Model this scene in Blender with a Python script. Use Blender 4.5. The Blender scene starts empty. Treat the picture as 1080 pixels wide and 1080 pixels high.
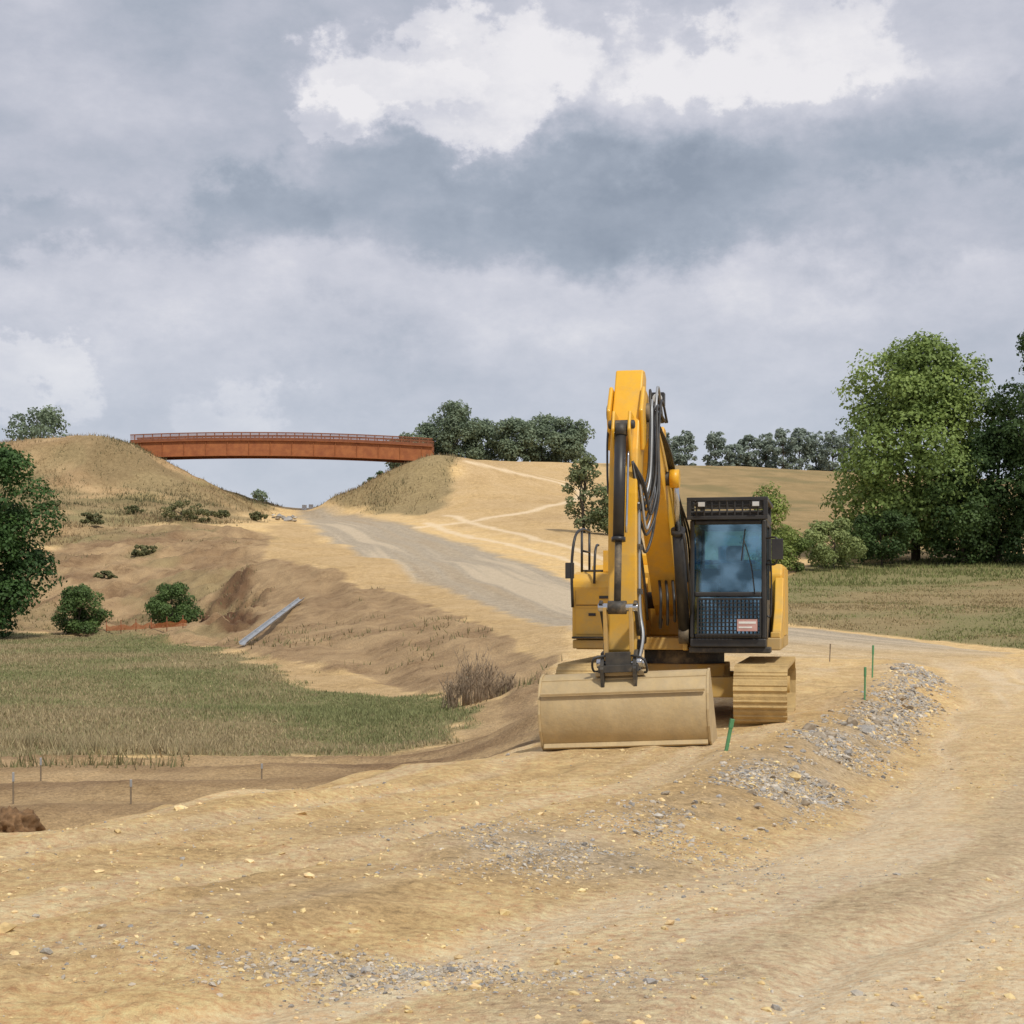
import bpy, bmesh, math, random
import numpy as np
from mathutils import Vector, Matrix, Euler
random.seed(7); rng=np.random.default_rng(7)
scene=bpy.context.scene
COL=scene.collection
F=1700.0
def XU(u,d): return (u-540)/F*d
# ------------------------------------------------------------------ noise
def _h(ix,iy,s):
    n=(ix*374761393+iy*668265263+s*974711)&0xffffffff
    n=((n^(n>>13))*1274126177)&0xffffffff
    n=n^(n>>16)
    return n/float(0xffffffff)*2-1
def vn(x,y,s=0):
    x=np.asarray(x,float);y=np.asarray(y,float)
    xi=np.floor(x).astype(np.int64);yi=np.floor(y).astype(np.int64)
    xf=x-xi;yf=y-yi
    u=xf*xf*(3-2*xf);v=yf*yf*(3-2*yf)
    a=_h(xi,yi,s);b=_h(xi+1,yi,s);c=_h(xi,yi+1,s);d=_h(xi+1,yi+1,s)
    return (a*(1-u)+b*u)*(1-v)+(c*(1-u)+d*u)*v
def fbm(x,y,s=0,o=4,g=.5):
    r=0;a=1;t=0
    for i in range(o):
        c,sn=math.cos(i*1.1+.4),math.sin(i*1.1+.4)
        r=r+a*vn((x*c-y*sn)*2**i,(x*sn+y*c)*2**i,s+i*17);t+=a;a*=g
    return r/t
def sst(a,b,x):
    t=np.clip((x-a)/(b-a),0,1);return t*t*(3-2*t)
# ------------------------------------------------------------------ terrain control
CP=[]
def P(u,v,d): CP.append((XU(u,d),d,1.6+(640-v)/F*d))
def W(u,d,z): CP.append((XU(u,d),d,z))
def X(x,y,z=0.0): CP.append((x,y,z))
for t in [(312,537,218),(328,537,218),(322,548,195),(395,546,193),(350,572,158),(440,562,165),(400,594,128),(510,582,138),
 (450,612,105),(570,600,115),(520,636,84),(610,618,98),(600,661,64),(680,640,85),(720,680,56),(800,662,72),(900,690,52),
 (830,662,76),(950,672,70),(1080,685,63),
 (275,592,118),(310,594,114),(350,602,108),(400,620,96),(450,640,85),(490,655,74),(520,668,66),(590,690,52),
 (265,690,71),(330,705,64),(365,710,62),(400,715,60),(460,730,54),(530,750,46),(540,770,38),(500,785,34),
 (590,700,45),(600,728,31),(570,780,19.4),(400,805,16.5),(200,840,13.6),(0,885,11.1),(-300,950,8.7),
 (0,667,105),(150,665,104),(-300,667,105),(60,655,112),(150,652,114),(230,657,104),(200,682,83),
 (60,610,128),(150,602,130),(230,600,122),(100,570,155),(30,545,170),(-150,560,160),(200,562,160),(260,574,140),(290,556,172),
 (240,546,188),(285,546,205),(-300,610,130),
 (-300,486,205),(-60,480,205),(0,477,205),(30,474,205),(60,470,205),(100,465,205),(130,468,206),(145,474,206),(165,486,206),(200,503,206),(240,523,206),(265,537,206),
 (60,525,190),(150,525,192),(0,505,200),(-200,520,190),(110,500,200),
 (338,532,213),(350,526,213),(365,518,213),(400,502,211),(430,490,209),(455,483,208),(490,487,208),(520,489,212),
 (370,538,204),(400,541,197),(440,547,184),(430,522,200),
 (470,547,178),(500,556,166),(560,560,160),(620,578,140),(600,543,178),(560,512,205),(500,515,198),(480,503,203),
 (560,499,228),(640,520,215),(720,522,220),(720,565,165),(800,530,215),(800,565,162),(850,602,122),(720,612,112),(660,600,118),
 (460,488,262),(540,489,262),(620,490,262),(700,492,270),(800,495,280),(885,500,280),(1000,505,275),(1200,510,270),
 (950,640,85),(1080,645,80),(1250,640,78),(850,634,93),(930,599,125),(1000,591,130),(1080,588,132),(1300,585,132),(1000,550,180),(1250,545,180)]: P(*t)
for t in [(500,23,-.85),(440,24,-1.3),(300,20,-1.35),(100,17,-1.4),(-100,14.5,-1.4),(-500,12,-1.4),(545,30,-.8),(505,30,-1.3),
 (100,26,-1.45),(300,30,-1.45),(-200,25,-1.45),(450,32,-1.38),(100,34,-1.5),(300,35,-1.5),(-300,34,-1.5),
 (0,45,-1.35),(200,45,-1.35),(400,45,-1.35),(-400,45,-1.35),(0,60,-1.0),(200,60,-1.0),(-400,60,-1.),(0,80,-.55),(130,80,-.5),(-300,80,-.55),
 (20,240,20),(142,240,19),(-300,240,20),(230,240,15),(285,240,13),(345,242,13.3),(345,275,9),(345,330,3),(250,330,4),(400,270,17),(455,238,20.5),(400,240,17)]: W(*t)
for u in (-1500,-300,200,345,540,1080,2200):
    W(u,460,3 if u<500 else 12);W(u,1000,2);W(u,3500,0)
for u in (540,800,1080,1600): W(u,340,20)
for u in (-1500,-700): W(u,330,10);W(u,200,19);W(u,130,3);W(u,80,-.5)
for u in (1700,2600): W(u,60,0);W(u,130,5);W(u,270,20);W(u,30,0)
for p in [(2,10),(2,15),(2,20),(4,25),(2,28),(3,36),(5,42),(8,52),(12,50),(9,30),(8,18),(14,30),(20,45),(-1,6.5),(-3.6,6),(4,6),(10,8),(0,2),(-6,2),(8,2),(0,-5),(-8,-5),(8,-5),(1.6,24),(20,20),(-.8,13),(-1.5,10),(0,16),(30,40),(25,8)]: X(*p)
CP=np.array(CP)
ca=CP[:,0]/(CP[:,1]+10);cb=np.log(CP[:,1]+10);cq=CP[:,2]/(CP[:,1]+10)
C0=.009
K=np.sqrt((ca[:,None]-ca[None])**2+(cb[:,None]-cb[None])**2+C0**2)
n=len(CP)
Mx=np.zeros((n+3,n+3));Mx[:n,:n]=-K+np.eye(n)*(-0.0006)
Mx[:n,n]=1;Mx[:n,n+1]=ca;Mx[:n,n+2]=cb;Mx[n:,:n]=Mx[:n,n:].T
sol=np.linalg.solve(Mx,np.concatenate([cq,np.zeros(3)]))
def rbf(x,y):
    x=np.asarray(x,float).ravel();y=np.asarray(y,float).ravel()
    out=np.empty(len(x))
    for i in range(0,len(x),20000):
        a=x[i:i+20000]/(y[i:i+20000]+10);b=np.log(y[i:i+20000]+10)
        k=np.sqrt((a[:,None]-ca[None])**2+(b[:,None]-cb[None])**2+C0**2)
        q=-k@sol[:n]+sol[n]+sol[n+1]*a+sol[n+2]*b
        out[i:i+20000]=q*(y[i:i+20000]+10)
    return out
def sd(px,py,pts):
    d=np.full(px.shape,1e9);ins=np.zeros(px.shape,bool);m=len(pts)
    for i in range(m):
        ax,ay=pts[i];bx,by=pts[(i+1)%m]
        ex,ey=bx-ax,by-ay
        t=np.clip(((px-ax)*ex+(py-ay)*ey)/(ex*ex+ey*ey+1e-12),0,1)
        d=np.minimum(d,(px-ax-t*ex)**2+(py-ay-t*ey)**2)
        c=((ay>py)!=(by>py))&(px<(ex)*(py-ay)/(ey if abs(ey)>1e-12 else 1e-12)+ax)
        ins^=c
    d=np.sqrt(d);return np.where(ins,-d,d)
def pld(px,py,pts):
    d=np.full(px.shape,1e9)
    for i in range(len(pts)-1):
        ax,ay=pts[i];bx,by=pts[i+1];ex,ey=bx-ax,by-ay
        t=np.clip(((px-ax)*ex+(py-ay)*ey)/(ex*ex+ey*ey+1e-12),0,1)
        d=np.minimum(d,(px-ax-t*ex)**2+(py-ay-t*ey)**2)
    return np.sqrt(d)
def wp(l):
    r=[]
    for u,d in l:
        x=XU(u,d);r.append((x/(d+10),math.log(d+10)))
    return r
def region(l,x,y,soft=.006,en=.012,seed=3,fs=60):
    a=x/(y+10);b=np.log(y+10)
    s=sd(a,b,wp(l))+en*fbm(a*fs,b*fs,seed,3)
    return 1-sst(-soft,soft,s)
EDGE=[(12,50),(9.6,38),(7.4,30),(5.1,23),(3.2,17.2),(1.7,13.2),(.5,11.0),(-1.0,8.3),(-3,6.3),(-7,4.5)]
PLAT=EDGE+[(-30,4),(-30,70),(12,70)]
G_FIELD=[(-900,34),(0,33),(150,34),(300,34),(400,34.5),(470,36),(495,44),(450,52),(330,57),(235,74),(120,98),(60,104),(-900,104)]
G_GREEN=[(300,37),(470,37),(490,44),(440,52),(330,56)]
TOE=[(200,84),(262,71),(400,59.5),(530,46),(495,42),(450,50),(330,55),(225,73)]
SHOULD=[(285,170),(272,140),(276,119),(350,109),(400,97),(450,86),(520,67),(592,50),(604,63),(520,82),(450,103),(400,125),(350,154),(328,178),(305,190)]
R_FIELD=[(822,78),(950,71),(1080,64.5),(1500,58),(1800,58),(1800,140),(1080,137),(930,130),(850,126),(815,112)]
R_STRIP=[(820,106),(1080,112),(1800,112),(1800,140),(1080,138),(930,131),(850,128)]
GOLD=[(700,150),(820,130),(1000,140),(2600,140),(2600,420),(640,420),(640,245),(700,205)]
L_MOUND=[(-1500,135),(0,150),(60,150),(110,163),(200,172),(255,182),(285,205),(292,270),(-1500,330)]
R_MOUND=[(331,216),(350,210),(372,204.5),(400,197),(440,186),(470,192),(478,205),(480,216),(455,240),(331,240)]
R_TAN=[(440,184),(500,164),(600,138),(680,112),(760,105),(860,122),(820,135),(700,160),(700,215),(640,260),(640,300),(450,300),(478,205)]
BROWN=[(-900,105),(60,105),(235,76),(262,71),(400,59.5),(530,46),(545,36),(565,36),(592,50),(520,67),(450,86),(400,97),(350,109),(276,119),(285,165),(200,172),(110,162),(60,148),(-900,135)]
LBANK=[(-900,107),(60,107),(235,78),(258,80),(262,118),(280,150),(285,165),(200,172),(110,162),(60,148),(-900,135)]
DUG_SHADE=[(208,98),(222,90),(255,88),(272,96),(276,108),(262,117),(235,116),(212,108)]  # bank cut outline: rough relief plus its shadow painted as dark soil colour
LOWT=[(-900,12),(0,12.4),(200,15),(400,18),(560,21),(585,30),(560,38),(545,42),(500,44),(470,35.5),(300,33.5),(-900,33)]
ROAD=[(308,240),(314,205),(328,180),(346,156),(392,127),(440,105),(510,84),(592,65),(700,54),(830,50),(1000,44),(1080,58),(950,69),(830,76),(700,84),(615,100),(565,118),(505,142),(442,168),(400,190),(366,202),(330,213),(328,240)]
RCEN=[(320,240),(322,212),(360,188),(400,165),(450,135),(500,110),(560,90),(620,76),(720,66),(860,60),(1050,52)]
RCEN=[(XU(u,d),d) for u,d in RCEN]
TRACKS=[[(495,208),(545,210),(590,213),(614,208),(605,193),(560,181),(500,174),(440,170)],[(505,216),(560,219),(612,217),(622,205)],[(450,174),(520,150),(575,133),(620,118),(650,105)],[(470,181),(540,160),(600,140),(660,120)]]
def dropamp(y): return .10+.26*sst(9,17,y)
def gz(x,y):
    x=np.asarray(x,float);y=np.asarray(y,float);sh=x.shape;x=x.ravel();y=y.ravel()
    z=rbf(x,y)
    near=1-sst(38,50,y)
    s=sd(x,y,PLAT)+.3*fbm(x*.5,y*.5,5,3)
    z=z-dropamp(y)*sst(-.3,.9,s)*near+ .07*sst(10,16,y)*np.exp(-((s+.5)/.5)**2)*near
    haul=sst(.6,1.6,s)*near
    onr=region(ROAD,x,y,.01,.004)
    br=region(BROWN,x,y,.006,.004)
    lb=region(LBANK,x,y,.012,.01)
    lmd=region(L_MOUND,x,y,.01,.01)
    dug_shade=region(DUG_SHADE,x,y,.008,.01)
    low=region(LOWT,x,y,.02,.01)
    fld=region(G_FIELD,x,y,.006,.014)
    m=np.clip(y/90,0,1)*(1-.85*onr)*(1-.6*fld)*(1-.6*br*(1-lb))
    z=z+m*.36*fbm(x*.09,y*.09,11,4)
    z=z+lb*(.55*(1-np.abs(fbm(x*.2,y*.2,23,4))*2.4)-.35+.28*fbm(x*.45,y*.45,26,4)+.12*np.abs(fbm(x*1.5,y*1.5,27,3)))
    z=z+lmd*(.7*fbm(x*.12,y*.3,24,4)+.25*fbm(x*.7,y*.7,25,3))
    z=z+br*(.14+.2*lb)*fbm(x*.8,y*.8,29,4)+(br*(1-lb))*.14*(1-np.abs(fbm(x*.5+y*.12,y*.10,33,3))*3)
    z=z+dug_shade*(1.0*np.abs(fbm(x*.55,y*.4,35,4))*1.6-.4+.35*fbm(x*2,y*2,36,3))
    nr=(1-sst(45,90,y))*(1-.55*haul)
    clod=sst(-.1,.4,fbm(x*.4,y*.4,39,3))
    z=z+nr*(.045*fbm(x*.45,y*.45,31,3)+.030*fbm(x*1.8,y*1.8,37,3)+(.016+.022*clod)*np.maximum(fbm(x*5,y*5,41,3),0)+.012*clod*np.maximum(fbm(x*13,y*13,42,2),0))
    z=z+nr*.02*fbm(s*2.2,y*.22,47,3)*(s>-4)
    q=y-.10*x
    z=z+low*.08*np.sin(q*2.3+1.2*fbm(x*.15,y*.15,43,2)*3)*(1-sst(33,36,y))
    wob=.15*fbm(x*.3,y*.3,48,2)
    for c_,dp in ((1.9,.035),(3.6,.035),(5.6,.03),(8.0,.03)): z=z-dp*np.exp(-((np.abs(s+wob-c_)-.9)/.17)**2)*near
    for c_ in (-1.9,-3.2,-4.9): z=z+(-.05*np.exp(-((np.abs(s+wob-c_)-.9)/.16)**2)+.02*np.exp(-((np.abs(s+wob-c_)-1.2)/.14)**2))*near*(1-sst(15,18,y))
    return z.reshape(sh)
def gz1(x,y): return float(gz(np.array([x]),np.array([y]))[0])
# ------------------------------------------------------------------ materials
def newmat(name):
    m=bpy.data.materials.new(name);m.use_nodes=True
    return m,m.node_tree.nodes,m.node_tree.links,m.node_tree.nodes['Principled BSDF']
def rgb(c): return (c[0],c[1],c[2],1)
def noisenode(N,L,scale,vec,detail=4,rough=.6,out='Fac'):
    t=N.new('ShaderNodeTexNoise');t.inputs['Scale'].default_value=scale;t.inputs['Detail'].default_value=detail;t.inputs['Roughness'].default_value=rough
    L.new(vec,t.inputs['Vector']);return t.outputs[out]
def mixc(N,L,fac,a,b,mode='MIX'):
    m=N.new('ShaderNodeMix');m.data_type='RGBA';m.blend_type=mode
    for k,v in ((0,fac),(6,a),(7,b)):
        if isinstance(v,(tuple,list)): m.inputs[k].default_value=rgb(v)
        elif isinstance(v,(int,float)): m.inputs[k].default_value=v
        else: L.new(v,m.inputs[k])
    return m.outputs[2]
def ramp(N,L,fac,a,b):
    r=N.new('ShaderNodeMapRange');r.inputs[1].default_value=a;r.inputs[2].default_value=b;L.new(fac,r.inputs[0]);return r.outputs[0]
def simple(name,c,c2=None,rough=.6,metal=0,scale=6,dirt=0,dirtz=None,bump=0.0,coat=0,dcol=(.44,.33,.19)):
    m,N,L,B=newmat(name)
    tc=N.new('ShaderNodeTexCoord').outputs['Object']
    n1=noisenode(N,L,scale,tc,5,.65)
    col=mixc(N,L,ramp(N,L,n1,.35,.65),c,c2 if c2 else tuple(x*.8 for x in c))
    if dirt>0:
        n2=noisenode(N,L,2.3,tc,8,.7)
        f=ramp(N,L,n2,.62-dirt*.4,.85)
        if dirtz:
            s=N.new('ShaderNodeSeparateXYZ');L.new(tc,s.inputs[0])
            g=ramp(N,L,s.outputs[2],dirtz[1],dirtz[0])
            mm=N.new('ShaderNodeMath');mm.operation='MULTIPLY_ADD';L.new(g,mm.inputs[0]);mm.inputs[1].default_value=.5;L.new(f,mm.inputs[2]);mm.use_clamp=True
            f=mm.outputs[0]
        col=mixc(N,L,f,col,dcol)
        rr=N.new('ShaderNodeMapRange');L.new(f,rr.inputs[0]);rr.inputs[3].default_value=rough;rr.inputs[4].default_value=.85;L.new(rr.outputs[0],B.inputs['Roughness'])
    else: B.inputs['Roughness'].default_value=rough
    L.new(col,B.inputs['Base Color']);B.inputs['Metallic'].default_value=metal
    if coat: B.inputs['Coat Weight'].default_value=coat
    if bump:
        b=N.new('ShaderNodeBump');b.inputs['Strength'].default_value=bump;b.inputs['Distance'].default_value=.02
        L.new(noisenode(N,L,scale*5,tc,4,.7),b.inputs['Height']);L.new(b.outputs[0],B.inputs['Normal'])
    return m
def attrmat(name,rough=.8,trans=0.0,attr='tint',mul=None,spec=.3):
    m,N,L,B=newmat(name)
    a=N.new('ShaderNodeAttribute');a.attribute_name=attr
    col=a.outputs['Color']
    if mul:
        g=N.new('ShaderNodeNewGeometry');nn=noisenode(N,L,mul,g.outputs['Position'],4,.6)
        col=mixc(N,L,.5,col,mixc(N,L,ramp(N,L,nn,.3,.7),(.3,.3,.3),(.9,.9,.9)),'OVERLAY')
    L.new(col,B.inputs['Base Color']);B.inputs['Roughness'].default_value=rough;B.inputs['Specular IOR Level'].default_value=spec
    if trans:
        t=N.new('ShaderNodeBsdfTranslucent');L.new(col,t.inputs[0])
        mx=N.new('ShaderNodeMixShader');mx.inputs[0].default_value=trans
        L.new(B.outputs[0],mx.inputs[1]);L.new(t.outputs[0],mx.inputs[2])
        L.new(mx.outputs[0],N['Material Output'].inputs[0])
    return m
def ground_mat():
    m,N,L,B=newmat('ground_soil')
    pos=N.new('ShaderNodeNewGeometry').outputs['Position']
    a=N.new('ShaderNodeAttribute');a.attribute_name='mask_a'
    b=N.new('ShaderNodeAttribute');b.attribute_name='mask_b'
    sa=N.new('ShaderNodeSeparateColor');L.new(a.outputs['Color'],sa.inputs[0])
    sb=N.new('ShaderNodeSeparateColor');L.new(b.outputs['Color'],sb.inputs[0])
    big=ramp(N,L,noisenode(N,L,.35,pos,4,.6),.38,.64)
    mid=ramp(N,L,noisenode(N,L,2.2,pos,6,.74),.38,.62)
    fine=ramp(N,L,noisenode(N,L,16,pos,5,.8),.32,.68)
    sand=mixc(N,L,big,(.80,.565,.265),(.74,.545,.30))
    sand=mixc(N,L,mid,sand,(.59,.405,.19))
    brown=mixc(N,L,mid,(.36,.245,.135),(.23,.15,.08))
    brown=mixc(N,L,big,brown,(.43,.30,.165))
    green=mixc(N,L,mid,(.19,.19,.08),(.25,.225,.105))
    dry=mixc(N,L,mid,(.32,.25,.13),(.21,.165,.085))
    grav=mixc(N,L,mid,(.46,.385,.29),(.35,.295,.22))
    v=N.new('ShaderNodeTexVoronoi');v.inputs['Scale'].default_value=26;L.new(pos,v.inputs['Vector'])
    bw=N.new('ShaderNodeSeparateColor');L.new(v.outputs['Color'],bw.inputs[0])
    grav=mixc(N,L,.5,grav,mixc(N,L,bw.outputs[0],(.2,.2,.2),(.8,.8,.78)),'SOFT_LIGHT')
    gold=mixc(N,L,big,(.36,.255,.125),(.29,.21,.10))
    gold=mixc(N,L,ramp(N,L,noisenode(N,L,.12,pos,3,.5),.5,.66),gold,(.24,.19,.09))
    c=mixc(N,L,sa.outputs[2],sand,brown)
    c=mixc(N,L,sb.outputs[1],c,gold)
    c=mixc(N,L,sa.outputs[1],c,dry)
    c=mixc(N,L,sa.outputs[0],c,green)
    c=mixc(N,L,a.outputs['Alpha'],c,grav)
    c=mixc(N,L,sb.outputs[0],c,(.78,.625,.42))
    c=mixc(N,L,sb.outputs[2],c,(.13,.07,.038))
    c=mixc(N,L,.75,c,mixc(N,L,fine,(.25,.25,.25),(.75,.75,.75)),'OVERLAY')
    L.new(c,B.inputs['Base Color']);B.inputs['Roughness'].default_value=.95;B.inputs['Specular IOR Level'].default_value=.12
    b1=N.new('ShaderNodeBump');b1.inputs['Strength'].default_value=.9;b1.inputs['Distance'].default_value=.06;L.new(noisenode(N,L,9,pos,6,.8),b1.inputs['Height'])
    b2=N.new('ShaderNodeBump');b2.inputs['Strength'].default_value=.6;b2.inputs['Distance'].default_value=.24;L.new(noisenode(N,L,1.4,pos,4,.7),b2.inputs['Height']);L.new(b2.outputs[0],b1.inputs['Normal'])
    L.new(b1.outputs[0],B.inputs['Normal'])
    return m
GM=ground_mat()
LEAF=attrmat('leaf_foliage',.6,.3)
GRASS=attrmat('grass_blades',.8,.25)
ROCK=attrmat('rock_stone',.9,0,mul=18)
BARK=simple('bark',(.09,.07,.05),(.05,.04,.03),.9,scale=9,bump=.5)
YEL=simple('yellow_paint',(.82,.45,.02),(.74,.39,.02),.42,scale=3,dirt=.42,dirtz=(.5,2.6),coat=.1,dcol=(.50,.345,.13))
YELC=simple('yellow_paint_dusty',(.62,.36,.05),(.50,.33,.10),.6,scale=5,dirt=.75)
BLK=simple('black_paint',(.018,.018,.02),(.035,.033,.03),.45,scale=5)
BLKD=simple('black_steel_dusty',(.03,.028,.026),(.07,.06,.045),.6,scale=8,dirt=.25)
RUB=simple('hose_rubber',(.02,.02,.02),(.05,.05,.05),.45)
SHOE=simple('track_steel',(.56,.40,.17),(.36,.25,.11),.8,scale=5,dirt=.6,bump=.6,dcol=(.52,.37,.17))
BKT=simple('bucket_steel',(.54,.41,.22),(.33,.26,.165),.6,metal=.1,scale=2.2,dirt=.55,bump=.35,dcol=(.58,.42,.19))
CHR=simple('chrome_rod',(.6,.6,.6),(.5,.5,.5),.2,metal=1)
GALV=simple('galvanised_steel',(.42,.44,.46),(.33,.35,.37),.45,metal=.4,scale=3)
RUST=simple('weathering_steel',(.40,.145,.05),(.29,.095,.035),.85,scale=1.2,bump=.2)
RUSTD=simple('weathering_steel_dark',(.27,.10,.045),(.19,.07,.035),.85,scale=2)
CONC=simple('sandy_concrete',(.40,.31,.20),(.33,.25,.16),.9,scale=4)
SEATM=simple('seat_fabric',(.13,.17,.2),(.09,.12,.14),.8)
SKINL=simple('cab_interior_trim',(.34,.40,.42),(.26,.31,.33),.7)
GRN=simple('green_stake_paint',(.10,.29,.13),(.07,.21,.09),.7,scale=10)
WOOD=simple('timber_stake',(.24,.19,.13),(.16,.12,.08),.85,scale=12)
STALK=simple('dead_stalk',(.36,.28,.19),(.26,.19,.13),.9,scale=9)
ORG=simple('orange_netting',(.62,.19,.06),(.5,.15,.05),.7)
REDP=simple('red_sign_plate',(.55,.33,.30),(.45,.25,.23),.5)
WHT=simple('white_paint',(.75,.75,.73),(.65,.65,.62),.6)
LAMPG=simple('lamp_lens',(.6,.62,.6),(.5,.5,.5),.15)
def glassmat():
    m,N,L,B=newmat('tinted_glass')
    t=N.new('ShaderNodeBsdfTransparent');t.inputs[0].default_value=(.55,.76,.84,1)
    g=N.new('ShaderNodeBsdfGlossy');g.inputs[0].default_value=(.6,.82,.95,1);g.inputs[1].default_value=.06
    tc=N.new('ShaderNodeTexCoord').outputs['Object'];
    f=N.new('ShaderNodeLayerWeight');f.inputs[0].default_value=.3
    nn=ramp(N,L,noisenode(N,L,2.6,tc,3,.5),.42,.6)
    ad=N.new('ShaderNodeMath');ad.operation='MULTIPLY_ADD';L.new(nn,ad.inputs[0]);ad.inputs[1].default_value=.20;L.new(f.outputs[0],ad.inputs[2])
    ad2=N.new('ShaderNodeMath');ad2.operation='ADD';ad2.use_clamp=True;L.new(ad.outputs[0],ad2.inputs[0]);ad2.inputs[1].default_value=.06
    x=N.new('ShaderNodeMixShader');L.new(ad2.outputs[0],x.inputs[0]);L.new(t.outputs[0],x.inputs[1]);L.new(g.outputs[0],x.inputs[2])
    L.new(x.outputs[0],N['Material Output'].inputs[0]);return m
GLASS=glassmat()
# ------------------------------------------------------------------ mesh helpers
def tag(o,label,cat,group=None,kind=None):
    if label:o['label']=label
    if cat:o['category']=cat
    if group:o['group']=group
    if kind:o['kind']=kind
def npmesh(name,V,Fc,k,mat,attrs=None,smooth=True,parent=None,link=True):
    me=bpy.data.meshes.new(name)
    V=np.asarray(V,np.float32);Fc=np.asarray(Fc,np.int32)
    me.vertices.add(len(V));me.vertices.foreach_set('co',V.ravel())
    me.loops.add(Fc.size);me.loops.foreach_set('vertex_index',Fc.ravel())
    me.polygons.add(len(Fc));me.polygons.foreach_set('loop_start',np.arange(len(Fc),dtype=np.int32)*k)
    me.polygons.foreach_set('loop_total',np.full(len(Fc),k,np.int32))
    me.polygons.foreach_set('use_smooth',np.full(len(Fc),smooth))
    me.update(calc_edges=True);me.validate()
    for an,av in (attrs or {}).items():
        at=me.attributes.new(an,'FLOAT_COLOR','POINT');at.data.foreach_set('color',np.asarray(av,np.float32).ravel())
    me.materials.append(mat)
    o=bpy.data.objects.new(name,me)
    if link:COL.objects.link(o)
    if parent:o.parent=parent
    return o
def empty(name,loc=(0,0,0),rz=0,parent=None):
    o=bpy.data.objects.new(name,None);o.location=loc;o.rotation_euler=(0,0,rz);o.empty_display_size=.3;COL.objects.link(o)
    if parent:o.parent=parent
    return o
class MB:
    def __init__(s): s.bm=bmesh.new();s.mats=[]
    def mi(s,m):
        if m not in s.mats:s.mats.append(m)
        return s.mats.index(m)
    def face(s,vs,m,smooth=False):
        try:f=s.bm.faces.new(vs);f.material_index=s.mi(m);f.smooth=smooth
        except ValueError:pass
    def box(s,a,b,m,rot=None,piv=None):
        c=[(a[i]+b[i])/2 for i in range(3)];p=Vector(piv if piv else c)
        vs=[]
        for z in (a[2],b[2]):
            for x,y in ((a[0],a[1]),(b[0],a[1]),(b[0],b[1]),(a[0],b[1])):
                v=Vector((x,y,z))
                if rot: v=Euler(rot).to_matrix()@(v-p)+p
                vs.append(s.bm.verts.new(v))
        for q in ((3,2,1,0),(4,5,6,7),(0,1,5,4),(1,2,6,5),(2,3,7,6),(3,0,4,7)): s.face([vs[i] for i in q],m)
    def prism(s,prof,x0,x1,m,smooth=False):
        A=[s.bm.verts.new((x0,y,z)) for y,z in prof];Bv=[s.bm.verts.new((x1,y,z)) for y,z in prof]
        k=len(prof)
        s.face(A,m);s.face(list(reversed(Bv)),m)
        for i in range(k): s.face([A[i],Bv[i],Bv[(i+1)%k],A[(i+1)%k]],m,smooth)
    def cyl(s,p0,p1,r,m,r1=None,seg=14,cap=True):
        p0=Vector(p0);p1=Vector(p1);r1=r if r1 is None else r1
        d=(p1-p0).normalized();u=d.orthogonal().normalized();w=d.cross(u)
        A=[];Bv=[]
        for i in range(seg):
            t=2*math.pi*i/seg;o=u*math.cos(t)+w*math.sin(t)
            A.append(s.bm.verts.new(p0+o*r));Bv.append(s.bm.verts.new(p1+o*r1))
        for i in range(seg): s.face([A[i],A[(i+1)%seg],Bv[(i+1)%seg],Bv[i]],m,True)
        if cap: s.face(list(reversed(A)),m);s.face(Bv,m)
    def tube(s,pts,r,m,sub=6,seg=8,r1=None):
        P_=[Vector(p) for p in pts];P_=[P_[0]*2-P_[1]]+P_+[P_[-1]*2-P_[-2]]
        out=[]
        for i in range(1,len(P_)-2):
            for j in range(sub):
                t=j/sub;a,b,c,d=P_[i-1:i+3]
                out.append(.5*((2*b)+(c-a)*t+(2*a-5*b+4*c-d)*t*t+(3*b-a-3*c+d)*t**3))
        out.append(P_[-2]);rings=[];u=None
        for i,p in enumerate(out):
            d=(out[min(i+1,len(out)-1)]-out[max(i-1,0)]).normalized()
            if u is None:u=d.orthogonal().normalized()
            else:u=(u-d*u.dot(d)).normalized()
            w=d.cross(u);rr=r if r1 is None else r+(r1-r)*i/(len(out)-1)
            rings.append([s.bm.verts.new(p+(u*math.cos(2*math.pi*k/seg)+w*math.sin(2*math.pi*k/seg))*rr) for k in range(seg)])
        for a,b in zip(rings,rings[1:]):
            for k in range(seg): s.face([a[k],a[(k+1)%seg],b[(k+1)%seg],b[k]],m,True)
        s.face(list(reversed(rings[0])),m);s.face(rings[-1],m)
    def done(s,name,parent=None,bevel=0,label=None):
        bmesh.ops.recalc_face_normals(s.bm,faces=s.bm.faces)
        me=bpy.data.meshes.new(name);s.bm.to_mesh(me);s.bm.free()
        for m in s.mats:me.materials.append(m)
        o=bpy.data.objects.new(name,me);COL.objects.link(o)
        if parent:o.parent=parent
        if bevel:
            b=o.modifiers.new('bevel','BEVEL');b.width=bevel;b.segments=2;b.limit_method='ANGLE';b.angle_limit=math.radians(40)
        if label:o['label']=label
        return o
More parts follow.
